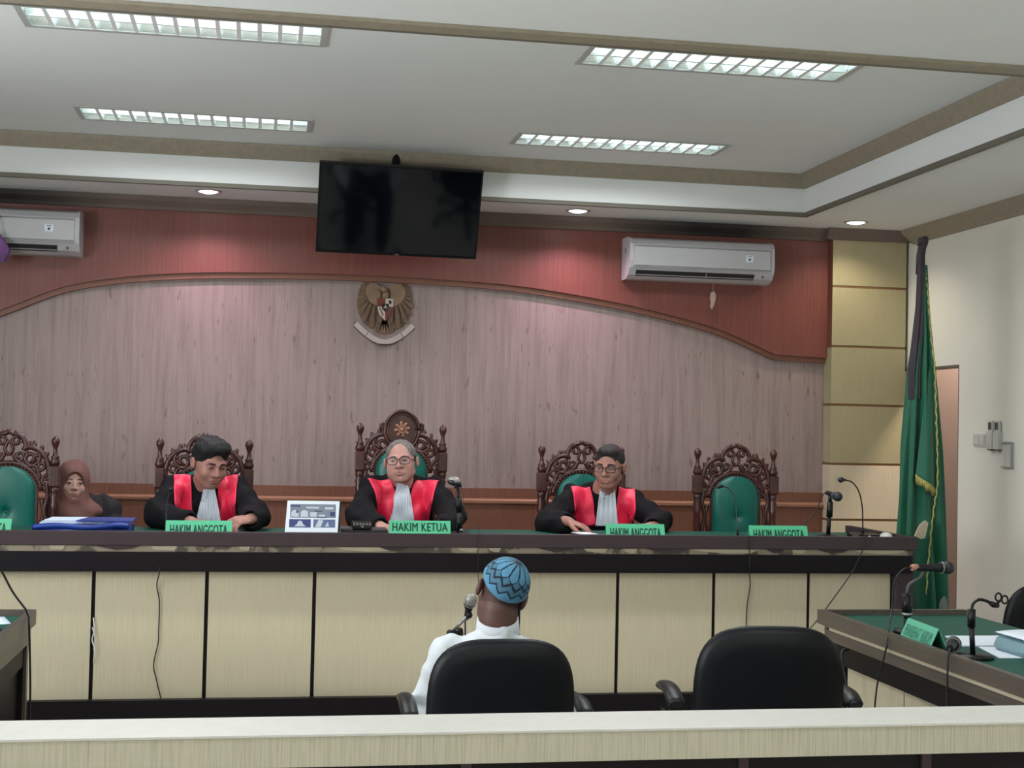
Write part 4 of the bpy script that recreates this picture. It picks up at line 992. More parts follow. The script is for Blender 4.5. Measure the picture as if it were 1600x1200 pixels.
def drape(o, root, rows, cols, fn, name, m, off=.006, slope=-.5, pleat=None, thick=.002, yref=None, ymax=None):
    """fn(u,v)->(x,z) seen from the front; laid on the garment o by rays coming from the front and above"""
    me = o.data; b0 = base(o); bvh = BVHTree.FromPolygons([Vector(v.co)+b0 for v in me.vertices], [tuple(p.vertices) for p in me.polygons])
    d = Vector((0, 1, slope)).normalized(); P = []; last = None
    for j in range(rows+1):
        row = []
        for i in range(cols+1):
            u, v = i/cols, j/rows; x, z = fn(u, v); pt = Vector((x, yref, z)); hit = bvh.ray_cast(pt-d*.6, d, 1.5)
            if hit[0] is None and ymax is None: row.append(None); continue
            q = hit[0]+hit[1]*off if hit[0] is not None else Vector((x, ymax, z))
            if ymax is not None and q.y > ymax: q = Vector((x, ymax, z))
            if pleat: q = q+Vector((0, -1, 0))*pleat(u, v)
            row.append(q)
        P.append(row)
    b = MB(); V = [[(b.bm.verts.new(p) if p is not None else None) for p in r] for r in P]
    for j in range(rows):
        for i in range(cols):
            q = (V[j][i], V[j][i+1], V[j+1][i+1], V[j+1][i])
            if all(x is not None for x in q): b.bm.faces.new(q).smooth = True
    for v in [v for v in b.bm.verts if not v.link_faces]: b.bm.verts.remove(v)
    return b.build(name, m, root, solid=thick, smooth=True)

def seated(cx, hipy, shz, shy, elL, elR, wrL, wrR, neck, hw=.165, shift=0.0):
    J = dict(ground=PODIUM, hip=(cx, hipy, .800), shL=(cx-hw+shift, shy, shz), shR=(cx+hw+shift, shy, shz), elL=elL, elR=elR, wrL=wrL, wrR=wrR, neck=neck,
             knL=(cx-.13, hipy-.42, .78), knR=(cx+.13, hipy-.42, .78), anL=(cx-.13, hipy-.44, .34), anR=(cx+.13, hipy-.44, .34), toe=(0, -.16, -.055))
    J['knL'] = (cx-.13, hipy-.40, .775); J['knR'] = (cx+.13, hipy-.40, .775)
    J['pts'] = [J[k] for k in ('hip', 'shL', 'shR', 'elL', 'elR', 'wrL', 'wrR', 'knL', 'knR', 'anL', 'anR', 'neck')]+[tuple(A3(J['anL'])+A3(J['toe']))]
    return J
# judge with thick black hair
def judge_one():
    H = Head((-.275, 7.42, 1.322), yaw=26, pitch=17, roll=2, sc=1.02)
    J = seated(-.30, 7.68, 1.19, 7.56, (-.53, 7.34, 1.06), (-.035, 7.34, 1.06), (-.36, 7.15, 1.04), (-.055, 7.14, 1.055), (-.295, 7.52, 1.215), hw=.155)
    root = body_of(J, H, {'L': ((.9, -.35, -.05), (0, 0, -1), (0, .5, .5), .25), 'R': ((-.75, -.55, -.1), (-.2, .2, -1), (-.5, .7, .5), .75)}, 'skin_brown', fat=1.12,
        label='judge with thick black hair in black robe and red bib, head bowed')
    face_bits(H, root, lids=.75, iris_dx=.002)
    rb = robe_of(J, H, root, seed=3, sl=.88, cuff=.062)
    f = Field(H.c-.19, H.c+.20, .0042)
    H.ell(f, (0, .024, .050), (.088, .102, .092), .01); H.ell(f, (.01, -.045, .100), (.066, .052, .034), .03); H.ell(f, (.045, -.02, .085), (.034, .046, .036), .03); H.ell(f, (-.05, -.02, .085), (.032, .046, .034), .03)
    f.wobble(lambda X, Y, Z: .002*np.sin(X*120+Z*40+Y*60)+.0015*np.sin(Y*90-X*70+Z*80)+.0008*np.sin(X*310+Z*90))
    H.ell(f, (.008, -.118, -.006), (.066, .082, .090), .006, op='sub'); H.ell(f, (0, -.035, -.09), (.12, .070, .090), .01, op='sub'); H.ell(f, (0, .04, -.155), (.14, .14, .10), .01, op='sub')
    for s_ in (-1, 1): H.ell(f, (s_*.085, .01, -.012), (.022, .022, .03), .004, op='sub')
    field_obj('hair', f, 'hair_black', root)
    cx = -.30
    def side(s_, x0t, x1t, x0b, x1b):
        def fn(u, v):
            z = 1.31-.27*v; a = cx+s_*(x0t+(x0b-x0t)*v**.8); c = cx+s_*(x1t+(x1b-x1t)*v); return a+(c-a)*u, z
        drape(rb, root, 26, 12, fn, 'red_bib', 'red_satin', .006, -.55, pleat=lambda u, v: .004*math.sin(u*9+v*7)+.003*math.sin(v*16-u*5), yref=7.43)
    side(-1, .075, .165, .055, .145); side(1, .072, .170, .065, .165)
    drape(rb, root, 22, 24, lambda u, v: (-.275+(u-.5)*(.045+.085*v), 1.215-.20*v), 'white_jabot', 'white_cloth', .012, -.3, pleat=lambda u, v: .006*math.cos(u*44)*(.3+.7*v), yref=7.43, ymax=7.452)
# grey haired judge in the middle
def judge_two():
    H = Head((.742, 7.60, 1.343), yaw=-12, pitch=-3, roll=-5, sc=1.0)
    J = seated(.757, 7.76, 1.195, 7.69, (.515, 7.43, 1.06), (1.01, 7.43, 1.06), (.60, 7.20, 1.02), (.93, 7.17, 1.02), (.75, 7.66, 1.225), hw=.165)
    root = body_of(J, H, {'L': ((.5, -.8, -.05), (0, 0, -1), (1, 0, .3), .3), 'R': ((-.9, -.3, 0), (0, -.2, -1), (0, -.6, .6), .35)}, 'skin_tan', fat=1.17, jowl=.004,
        label='grey haired judge with glasses in black robe and broad red bib')
    face_bits(H, root, brow='hair_grey', lids=.4, brow_r=.0028)
    glasses(H, root, 'frame_brown', .0275, .0195, .0020)
    rb = robe_of(J, H, root, seed=5, sl=.90, cuff=.062)
    f = Field(H.c-.19, H.c+.19, .0042)
    H.ell(f, (0, .022, .038), (.083, .100, .086), .01)
    f.wobble(lambda X, Y, Z: .0012*np.sin(X*210+Z*60)+.001*np.sin(Y*170+X*90))
    H.ell(f, (0, -.100, .03), (.066, .075, .098), .008, op='sub'); H.ell(f, (0, -.05, -.05), (.12, .068, .072), .006, op='sub'); H.ell(f, (0, .03, -.14), (.14, .14, .10), .01, op='sub')
    for s_ in (-1, 1): H.ell(f, (s_*.088, .008, -.008), (.026, .022, .032), .004, op='sub')
    field_obj('hair', f, 'hair_grey', root)
    cx = .757
    def side(s_, x0t, x1t, x0b, x1b):
        def fn(u, v):
            z = 1.275-.255*v; a = cx+s_*(x0t+(x0b-x0t)*v**.6); c = cx+s_*(x1t+(x1b-x1t)*(v**.7)); return a+(c-a)*u, z
        drape(rb, root, 28, 14, fn, 'red_bib', 'red_satin', .006, -.55, pleat=lambda u, v: .0025*math.sin(u*7+v*5), yref=7.57)
    side(-1, .072, .192, .010, .140); side(1, .080, .200, .010, .145)
    drape(rb, root, 26, 30, lambda u, v: (.752+(u-.5)*(.048+.085*v), 1.232-.225*v), 'white_jabot', 'white_cloth', .014, -.3, pleat=lambda u, v: .006*math.cos(u*50)*(.4+.6*v), yref=7.57, ymax=7.592)
# cropped hair judge looking down at his papers
def judge_three():
    H = Head((1.893, 7.50, 1.338), yaw=-28, pitch=8, roll=2, sc=1.0)
    J = seated(1.885, 7.74, 1.165, 7.65, (1.56, 7.42, 1.05), (2.165, 7.44, 1.035), (1.585, 7.16, 1.055), (2.07, 7.22, 1.03), (1.888, 7.60, 1.20), hw=.165)
    J['shR'] = (2.055, 7.65, 1.15)
    J['elL'] = (1.53, 7.38, 1.03)
    root = body_of(J, H, {'L': ((.85, -.35, -.25), (-.1, .1, -1), (.3, -.8, .3), .3), 'R': ((-.95, -.2, 0), (0, -.1, -1), (0, -.7, .5), .3)}, 'skin_brown', fat=1.08,
        label='cropped hair judge with dark glasses in robe and red bib, looking down')
    face_bits(H, root, lids=.85)
    glasses(H, root, 'frame_black', .0255, .0165, .0023)
    rb = robe_of(J, H, root, seed=9, sl=.88, cuff=.062)
    f = Field(H.c-.19, H.c+.19, .0042)
    H.ell(f, (0, .022, .038), (.080, .098, .086), .01); H.ell(f, (0, -.035, .09), (.058, .045, .03), .02)
    f.wobble(lambda X, Y, Z: .001*np.sin(X*230+Z*60)+.001*np.sin(Y*190+X*90))
    H.ell(f, (0, -.105, .0), (.064, .066, .082), .006, op='sub'); H.ell(f, (0, -.05, -.06), (.12, .062, .075), .006, op='sub'); H.ell(f, (0, .03, -.14), (.14, .14, .10), .01, op='sub')
    for s_ in (-1, 1): H.ell(f, (s_*.084, .008, -.008), (.024, .022, .032), .004, op='sub')
    field_obj('hair', f, 'hair_crop', root)
    cx = 1.888
    def side(s_, x0t, x1t, x0b, x1b):
        def fn(u, v):
            z = 1.255-.235*v; a = cx+s_*(x0t+(x0b-x0t)*v**.8); c = cx+s_*(x1t+(x1b-x1t)*(v**.7)); return a+(c-a)*u, z
        drape(rb, root, 28, 14, fn, 'red_bib', 'red_satin', .006, -.55, pleat=lambda u, v: .003*math.sin(u*7+v*5), yref=7.53)
    side(-1, .078, .188, .052, .192); side(1, .085, .185, .050, .160)
    drape(rb, root, 26, 20, lambda u, v: (1.893+(u-.5)*(.085+.045*v), 1.212-.207*v), 'white_jabot', 'white_cloth', .012, -.1, pleat=lambda u, v: .002*math.cos(u*25), yref=7.53, ymax=7.533)
def clerk():
    H = Head((-1.035, 8.03, 1.185), yaw=12, pitch=2, roll=3, sc=.90)
    J = seated(-.99, 8.16, 1.035, 8.12, (-1.20, 8.02, .83), (-.78, 8.02, .83), (-1.08, 7.82, .86), (-.90, 7.82, .86), (-1.02, 8.10, 1.07), hw=.14)
    J['hip'] = (-.99, 8.18, .70); J['knL'] = (-1.10, 7.80, .70); J['knR'] = (-.88, 7.80, .70); J['anL'] = (-1.10, 7.78, .34); J['anR'] = (-.88, 7.78, .34)
    root = body_of(J, H, {'L': ((.6, -.8, 0), (0, 0, -1), (1, 0, .3), .3), 'R': ((-.6, -.8, 0), (0, 0, -1), (-1, 0, .3), .3)}, 'skin_pale', 'lips_pink', fat=1.0, soft=True,
        label='woman in a brown headscarf and black jacket between two carved chairs')
    face_bits(H, root, lids=.1, iris_dx=.003, brow_r=.0022)
    robe_of(J, H, root, seed=12, mats='jacket_black', name='jacket', sl=.85, cuff=.05)
    f = Field(H.c-A3((.2, .2, .36)), H.c+.19, .0045)
    H.ell(f, (0, .020, .030), (.100, .120, .115), .01); H.ell(f, (0, -.005, -.07), (.098, .092, .10), .03)
    H.cap(f, (0, -.01, -.10), (0, -.02, -.20), .075, .10, .05); f.ell(A3(J['neck'])+A3((-.005, -.035, -.045)), (.150, .115, .07), .05); f.ell(A3(J['neck'])+A3((.0, -.075, -.12)), (.10, .065, .10), .05)
    f.wobble(lambda X, Y, Z: .0022*np.sin(X*38+Z*55+1)+.0014*np.sin(X*70-Z*30+Y*40))
    H.ell(f, (0, -.125, -.012), (.060, .092, .088), .006, op='sub'); H.ell(f, (0, .0, 0), (.070, .088, .096), .004, op='sub')
    field_obj('headscarf', f, 'hijab_brown', root)
def defendant():
    H = Head((.838, 4.83, .965), yaw=180-4, pitch=13, roll=0, sc=1.0)
    # tilt towards the right of the picture
    H.Rm = np.array(Matrix.Rotation(R(18), 3, 'Y')) @ H.Rm
    J = dict(ground=FLOOR, hip=(.82, 4.82, .53), shL=(.655, 4.84, .745), shR=(1.0, 4.84, .705), elL=(.585, 4.90, .53), elR=(1.08, 4.92, .52), wrL=(.66, 5.12, .52), wrR=(.98, 5.12, .52), neck=(.825, 4.82, .862),
             knL=(.69, 5.24, .52), knR=(.95, 5.24, .52), anL=(.68, 5.26, .05), anR=(.96, 5.26, .05), toe=(0, .16, -.055))
    J['pts'] = [J[k] for k in ('hip', 'shL', 'shR', 'elL', 'elR', 'wrL', 'wrR', 'knL', 'knR', 'anL', 'anR', 'neck')]+[(.68, 5.42, .0)]
    root = body_of(J, H, {'L': ((.6, .8, 0), (0, 0, -1), (1, 0, .2), .3), 'R': ((-.6, .8, 0), (0, 0, -1), (-1, 0, .2), .3)}, 'skin_dark', fat=1.0, ear=.0045,
        hair_skin=lambda x, y, z: (y > -.005) & (z > -.052) & (z > -.052+.0*x) & (np.abs(x) < .071), label='person in white shirt and blue patterned cap seen from behind')
    face_bits(H, root, lids=.3)
    # shirt
    lo = A3((.38, 4.62, .40)); hi = A3((1.26, 5.2, .93)); f = Field(lo, hi, .006)
    L, Rr = A3(J['shL']), A3(J['shR']); mid = (L+Rr)/2; hp = A3(J['hip'])
    f.cap(L, Rr, .062, .062, .03); f.cap(A3(J['neck'])-A3((0, 0, .03)), mid, .07, .10, .05); f.ell(mid*.6+hp*.4, (.195, .125, .18), .05); f.ell(hp, (.20, .15, .14), .05)
    for k in ('L', 'R'):
        S_, E_, W_2 = A3(J['sh'+k]), A3(J['el'+k]), A3(J['wr'+k]); f.chain([S_, E_], [.068, .062], .03); f.cap(E_, E_+(W_2-E_)*.9, .06, .042, .03)
    f.wobble(lambda X, Y, Z: .003*np.sin(X*46+Z*52+Y*14)+.003*np.sin(-X*63+Z*38+Y*20)+.0015*np.sin(X*95+Z*82))
    f.cap(A3(J['neck'])-A3((0, 0, .02)), H.p(0, .02, -.03), .062, .068, .003, op='sub'); f.half(A3(J['neck'])+A3((0, 0, .0)), (0, 0, 1), .01)
    field_obj('shirt', f, 'shirt_white', root)
    f = Field(A3((.50, 4.62, FLOOR)), A3((1.16, 5.5, .72)), .007); f.ell(hp-A3((0, 0, .03)), (.185, .14, .12), .05)
    for k, off in (('L', -.09), ('R', .09)):
        K_, An = A3(J['kn'+k]), A3(J['an'+k]); f.chain([hp+A3((off, 0, -.01)), K_], [.098, .074], .05); f.cap(K_, An+A3((0, -.005, .02)), .072, .058, .04)
        f.cap(An-A3((0, 0, .0)), An-A3((0, .0, .05)), .03, None, .003, op='sub')
    field_obj('trousers', f, 'trousers_dark', root)
    # stand-up collar
    b = MB(); nb = A3(J['neck']); ax = H.p(0, .02, -.055)-nb; ax /= np.linalg.norm(ax); e1 = np.cross(ax, (0, 1, 0)); e1 /= np.linalg.norm(e1); e2 = np.cross(ax, e1); rows = []
    for r, hh in ((.076, -.05), (.073, -.01), (.070, .018), (.066, .018), (.066, -.01), (.067, -.05)):
        rows.append([nb+ax*hh+e1*r*math.cos(a)*1.03+e2*r*math.sin(a)*1.08 for a in [2*math.pi*k/40 for k in range(40)]])
    b.grid(rows, True); b.build('collar', 'shirt_white', root)
    # cap: polar mesh about its crown point so the woven pattern follows it
    tip = A3((-.022, .085, .10)); tip = tip/np.linalg.norm(tip); z_ = tip; x_ = np.cross((0, 1, 0), z_); x_ /= np.linalg.norm(x_); y_ = np.cross(z_, x_)
    NT, NR = 240, 84; b = MB(); rows = []
    c0 = A3((0, .020, .030)); rad = A3((.088, .107, .094))
    ca, sa = math.cos, math.sin
    def edge(t):                                   # how far down the cap reaches
        return R(96-9*abs(math.cos(t))**2)
    for j in range(NR+1):
        row = []
        for i in range(NT):
            t = 2*math.pi*i/NT; ph = max(1e-3, edge(t)*j/NR); d = z_*ca(ph)+(x_*ca(t)+y_*sa(t))*sa(ph)
            s_ = 1/np.sqrt(((d/rad)**2).sum()); bump = 1+.006*abs(math.sin(t*7))*math.sin(ph*1.2)+.012*math.exp(-(ph/.12)**2)
            row.append(H.p(*(c0+d*s_*bump*1.0)))
        rows.append(row)
    b.grid(rows, True); b.bm.faces.ensure_lookup_table(); k = 0
    NP = 13
    for j in range(NR):
        for i in range(NT):
            f_ = b.bm.faces[k]; k += 1; t = (i+.5)/NT*NP; ph = (j+.5)/NR
            fr = abs((t % 1)-.5)*2                   # 1 on the petal seams, 0 mid petal
            pe = .60-.10*fr**1.6                     # lower edge of the petals (pointed)
            m = 0
            if ph < pe and (1-fr)*ph*1.0 < .075: m = 2
            if abs(ph-pe) < .030: m = 2
            if ph > pe:
                # stepped diamonds: zigzag bands
                g = abs(((t) % 1)-.5)*2; zz = g
                l1, l2 = .65+.12*(zz-.5), .83+.12*(zz-.5)
                if abs(ph-l1) < .034 or abs(ph-l2) < .032: m = 2
                elif l1 < ph < l2: m = 1
                elif ph < l1: m = 1
                g3 = abs((g*3+.5) % 1-.0)
                if ph > l2+.015: m = 0
            if ph < .05: m = 2
            f_.material_index = m
    o = b.build('cap', ['cap_blue', 'cap_grey', 'cap_line'], root)
    md = o.modifiers.new('s', 'SOLIDIFY'); md.thickness = .002; md.offset = -1
judge_one(); judge_two(); judge_three(); clerk(); defendant()
# ------------------------------------------------------------------ things on the bench and tables
def at(x, y, Y):
    """the point of the plane at depth Y that the photograph shows at pixel x, y"""
    d = c_right*((x-800)/FPX) - c_upv*((y-600)/FPX) + c_fwd; return CAM + d*(Y/d.y)
DESK, RIM, TB = 0.99, 1.03, 0.757
def tent(cx, y, z0, w, h, dep, txt, label, m='sign_green', tm='sign_text', rz=0, group='green name plates', th=.56, tw=.86, lift=0.0):
    t = empty('name_plate', (cx, y, z0), label, 'name plate', group, rz=rz)
    b = MB(); q = .0025
    b.prism([(-dep/2, 0), (-dep/2+q, 0), (.0, h-q), (dep/2-q, 0), (dep/2, 0), (q/2, h), (-q/2, h)], -w/2, w/2, 'X'); b.build('plate', m, t, local=True)
    a = math.atan2(dep/2, h); mt = Matrix.Translation((0, -dep/4-.0003, h*(.5+lift))) @ Matrix.Rotation(R(90)-a, 4, 'X')
    mt = Matrix.Translation((0, -dep/4+dep/2*lift-.001, h*(.5+lift))) @ Matrix.Rotation(R(90)-a, 4, 'X')
    if txt: text_mesh(txt, h*th, w*tw, tm, t, mt)
    return t
tent(-1.285, 6.705, DESK, .305, .085, .06, 'HAKIM ANGGOTA', 'green HAKIM ANGGOTA plate cut off by the left border')
tent(-.290, 6.705, DESK, .305, .085, .06, 'HAKIM ANGGOTA', 'green HAKIM ANGGOTA plate in front of the thick haired judge')
tent(1.830, 6.705, DESK, .300, .088, .06, 'HAKIM ANGGOTA', 'green HAKIM ANGGOTA plate in front of the cropped hair judge')
tent(2.578, 6.705, DESK, .310, .086, .06, 'HAKIM ANGGOTA', 'green HAKIM ANGGOTA plate before the unoccupied carved chair')
tent(.745, 6.6175, RIM, .293, .060, .030, 'HAKIM KETUA', 'green HAKIM KETUA plate in front of the grey haired judge', th=.66, tw=.90)
tent(2.482, 4.93, TB, .30, .080, .075, 'PENASEHAT HUKUM', 'faded green tent plate on the right table beside the lying microphone', 'sign_pale', 'sign_faded', rz=R(-90-5), group=None)
# stapled cables, folders, pictures
t = empty('document_folder', (-.83, 6.92, DESK), 'blue plastic folder with white papers on it, on the bench before the woman', 'folder')
b = MB(); P = []
for j in range(7):
    P.append([(-1.06+.45*i/16, 6.78+.27*j/6, DESK+.004+.012*math.sin(i*.9+j*.4)*(.3+.1*j)+.014+.006*math.sin(i*2.1)) for i in range(17)])
b.grid(P); b.grid([[(x, y, DESK+.001) for x, y, z in r] for r in P])
b.tube(smoothpts([(-1.055, 6.79, DESK+.042), (-.95, 6.785, DESK+.050), (-.8, 6.79, DESK+.042), (-.68, 6.785, DESK+.054), (-.615, 6.79, DESK+.050)], 5), .013, 8); b.prism([(-1.05, 6.80), (-.615, 6.80), (-.615, 7.04), (-1.05, 7.04)], DESK+.002, DESK+.045, 'Z')
b.build('cover', 'folder_blue', t, smooth=True)
b = MB(); 
for k in range(3): b.prism([(-1.03+.01*k, 6.83), (-.70-.02*k, 6.84), (-.71, 7.05), (-1.0, 7.06-.01*k)], DESK+.056+.006*k, DESK+.061+.006*k, 'Z')
b.build('papers', 'paper', t)
b = MB().prism([(-.86, 6.80), (-.60, 6.79), (-.605, 7.03), (-.83, 7.04)], DESK+.068, DESK+.074, 'Z'); b.build('flap', 'folder_blue', t)
# standing print beside the central judge
t = empty('picture_board', (.24, 6.62, RIM), 'small white bordered board of blue grey pictures standing on the bench', 'picture')
Tp = Matrix.Translation((.236, 6.618, RIM+.001)) @ Matrix.Rotation(R(-9), 4, 'X') @ Matrix.Diagonal((.97, 1, .80, 1))
def pb(name, m, quads, d0, d1):
    b = MB()
    for q in quads: b.prism(q, -d1, -d0, 'Y', Tp)
    return b.build(name, m, t)
def rc(x0, x1, z0, z1): return [(x0, z0), (x1, z0), (x1, z1), (x0, z1)]
pb('board', 'paper_white', [[(-.132, .0), (.122, .0), (.130, .185), (-.122, .185)]], -.004, .0)
pb('top_picture', 'print_grey', [rc(-.108, .112, .085, .165)], 0, .0008)
pb('left_picture', 'print_navy', [rc(-.112, -.008, .028, .076)], 0, .0008)
pb('right_picture', 'print_blue', [rc(.004, .110, .028, .076)], 0, .0008)
arcs = lambda cx, z0, r, h: [(cx-r, z0), (cx+r, z0)]+[(cx+r*math.cos(R(a)), z0+h+r*math.sin(R(a))) for a in range(0, 181, 20)]
pb('picture_detail', 'print_pale', [arcs(-.085, .09, .018, .022), arcs(-.040, .09, .018, .022), rc(-.012, .02, .092, .118), rc(.03, .06, .092, .104), rc(-.03, .03, .14, .150), rc(.06, .10, .135, .148), [(-.09, .034), (-.03, .034), (-.045, .046), (-.052, .066), (-.068, .066), (-.075, .046)], [(.012, .03), (.04, .03), (.052, .07), (.03, .074)], [(.06, .034), (.08, .034), (.074, .062)]], .0008, .0014)
pb('picture_detail', 'print_navy', [rc(-.079, -.070, .112, .128), rc(.01, .05, .122, .128), rc(.02, .07, .086, .090), rc(-.108, -.06, .150, .158), rc(.085, .108, .095, .12)], .0014, .0018)
b = MB().prism([(-.12, .004), (.135, .004), (.14, .18), (-.115, .18)], .004, .007, 'Y', Tp)
for v in b.bm.verts: pass
b.build('backing', 'frame_black', t)
# black desk tray with a small box and telephone cable
t = empty('desk_tray', (.48, 6.78, DESK), 'black tray with a small silvery edged box left of the HAKIM KETUA plate', 'tray')
MB().box(.385, .60, 6.68, 6.90, DESK+.001, DESK+.045, .006).build('tray', 'plastic_black', t)
MB().box(.375, .43, 6.70, 6.88, DESK+.045, DESK+.052).box(.52, .60, 6.70, 6.86, DESK+.045, DESK+.050).build('papers', 'plastic_grey', t)
MB().box(.43, .525, 6.72, 6.80, DESK+.050, DESK+.084, .003).build('box', 'frame_black', t)
b = MB()
for k in range(6): b.box(.434+.015*k, .444+.015*k, 6.718, 6.7195, DESK+.068, DESK+.080)
b.lathe([(.001, 6.717), (.006, 6.717), (.006, 6.7195)], (.478, 0, DESK+.060), 10, 'Y'); b.build('box_trim', 'metal_grey', t)
# papers and folders
def sheet(cx, cyy, z, w, d, rz, m, label, cat='paper', name='paper', th=.0025, group=None, curl=0):
    b = MB(); Q = Matrix.Rotation(rz, 3, 'Z'); P = []
    for j in range(5): P.append([Vector((cx, cyy, z+.0012)) + Q @ Vector((w*(i/6-.5), d*(j/4-.5), curl*(i/6-.5)**2*4)) for i in range(7)])
    b.grid(P); bmesh.ops.recalc_face_normals(b.bm, faces=b.bm.faces)
    r = bmesh.ops.solidify(b.bm, geom=b.bm.faces[:], thickness=th)
    return one(name, b, m, label, cat, group)
sheet(1.655, 7.02, DESK+.001, .24, .22, .1, 'folder_maroon', 'dark maroon folder under the hand of the cropped hair judge', 'folder', 'document_folder', .014)
sheet(1.64, 6.98, DESK+.018, .09, .12, .3, 'paper_white', 'white slip by the fingers of the cropped hair judge')
sheet(1.76, 6.86, DESK+.001, .20, .16, -.15, 'folder_grey', 'grey edged papers left of the cropped hair judge name plate', 'papers', 'paper_stack', .012, curl=.004)
sheet(2.235, 6.88, DESK+.001, .36, .24, .03, 'folder_grey', 'flat grey green folder between two HAKIM ANGGOTA plates', 'folder', 'document_folder', .016, curl=.004)
sheet(2.20, 6.76, DESK+.001, .30, .05, .0, 'plastic_black', 'thin black folder edge in front of the grey green folder', 'folder', 'document_folder', .008)
sheet(-.47, 7.0, DESK+.001, .10, .16, .2, 'paper', 'white paper left of the thick haired judge name plate')
sheet(-.06, 6.98, DESK+.001, .18, .18, -.2, 'paper_white', 'white paper by the fist of the thick haired judge')
sheet(.86, 7.02, DESK+.001, .22, .16, .05, 'paper_white', 'white paper behind the HAKIM KETUA plate')
sheet(-1.015, 5.63, TB+.001, .12, .20, .3, 'paper', 'pale paper on the left table, cut off by the border')
# microphones
def mic(name, label, parts, group=None):
    """parts: list of (part name, material, fn(MB))"""
    t = empty(name, parts[0][2], label, 'microphone', group)
    for nm, m, fn in parts[1:]:
        b = MB(); fn(b); b.build(nm, m, t)
    return t
def gooseneck(label, basep, pts, headdir, base_shape='round', r=.0035, head_r=.013):
    bx, by, bz = basep; parts = [None]
    t = empty('microphone', (bx, by, bz), label, 'microphone')
    b = MB()
    if base_shape == 'round': b.lathe([(.001, bz+.024), (.02, bz+.022), (.045, bz+.010), (.05, bz+.001), (.001, bz+.0005)], (bx, by, 0), 24)
    else: b.prism([(by-.06, bz+.0005), (by+.07, bz+.0005), (by+.06, bz+.035), (by-.05, bz+.015)], bx-.055, bx+.055, 'X')
    b.build('base', 'plastic_black', t)
    P = smoothpts(pts, 6); MB().tube(P, r, 8).build('gooseneck', 'plastic_grey' if r < .003 else 'plastic_black', t)
    MB().tube([pts[0], Vector(pts[0]) + (Vector(pts[1])-Vector(pts[0])).normalized()*.035], r*2.2, 10).build('collar', 'plastic_black', t)
    e = Vector(pts[-1]); d = Vector(headdir).normalized()
    b = MB().tube([e-d*.004, e+d*.012, e+d*.03], [.005, .008, .009], 12); b.build('capsule', 'plastic_black', t)
    MB().sphere(e+d*.034, head_r, 16).build('windscreen', 'mic_mesh', t)
    return t
def handheld(b_, tail, head, s=1.0):
    pass
def dyn(t, tail, head, s=1.0, mesh_m='mic_mesh', body='plastic_black'):
    tail, head = Vector(tail), Vector(head); d = (head-tail).normalized(); L = (head-tail).length
    MB().tube([tail, tail+d*L*.1, tail+d*L*.75, tail+d*L*.82], [.010*s, .012*s, .016*s, .021*s], 14).build('handle', body, t)
    MB().tube([tail+d*L*.80, tail+d*L*.84], [.0235*s, .0235*s], 16).build('ring', 'metal_grey', t)
    MB().sphere(head, .025*s, 18).build('grille', mesh_m, t)
# left judge's thin gooseneck
p0 = at(260, 815, 6.9); p0.z = DESK
gooseneck('thin grey gooseneck microphone at the elbow of the thick haired judge', (p0.x, 6.9, DESK), [(p0.x, 6.9, DESK+.02), at(260, 800, 6.9), at(262, 780, 6.88), at(266, 767, 6.84)], (.1, -.9, .3), r=.0028, head_r=.008)
# boom microphone right of the central judge
x = at(718, 830, 6.78).x
t = empty('microphone', (x, 6.78, DESK), 'silver topped microphone on a black desk stand right of the central judge', 'microphone')
MB().box(x-.045, x+.045, 6.72, 6.84, DESK+.0005, DESK+.035, .006).build('base', 'plastic_black', t)
MB().box(x-.04, x+.04, 6.716, 6.7205, DESK+.028, DESK+.032).lathe([(.004, 6.714), (.010, 6.714), (.010, 6.72)], (x, 0, DESK+.045), 12, 'Y', cap=False).build('base_trim', 'metal_grey', t)
MB().tube([(x, 6.78, DESK+.03), at(717, 800, 6.78)], .015, 12).tube([at(717, 800, 6.78), at(716, 777, 6.78)], .017, 12).build('post', 'plastic_black', t)
MB().tube(smoothpts([at(716, 778, 6.78), at(716, 766, 6.78), at(713, 760, 6.78)], 4), .007, 8).tube([at(709, 761, 6.78), at(721, 758, 6.78)], .009, 8).build('clamp', 'frame_black', t)
c = at(710, 752, 6.76); MB().sphere(c, 1, 18, (.036, .03, .024), Matrix.Rotation(R(8), 3, 'Y')).build('grille', 'mic_silver', t)
MB().sphere(c+Vector((-.002, -.012, -.008)), 1, 16, (.036, .026, .016), Matrix.Rotation(R(14), 3, 'Y')).build('grille_ring', 'frame_black', t)
b = MB().tube(smoothpts([at(720, 760, 6.78), at(723, 775, 6.75), at(727, 800, 6.7), at(736, 818, 6.65), at(748, 831, 6.6), at(747, 850, 6.59), at(747, 870, 6.59), at(747, 893, 6.59), at(748, 940, 6.66), at(747, 1060, 6.66)], 5), .0016, 5)
one('cable', b, 'cable_black', 'thin cable over the bench edge behind the blue cap', 'cable')
# gooseneck in front of the unoccupied chair
gooseneck('gooseneck microphone in front of the unoccupied green chair', (at(1153, 830, 6.85).x, 6.85, DESK), [Vector((at(1153, 830, 6.85).x, 6.85, DESK+.02)), at(1151, 812, 6.85), at(1150, 790, 6.85), at(1147, 775, 6.84), at(1138, 763, 6.82), at(1130, 760, 6.80)], (-1, -.6, 0), r=.0028, head_r=.013)
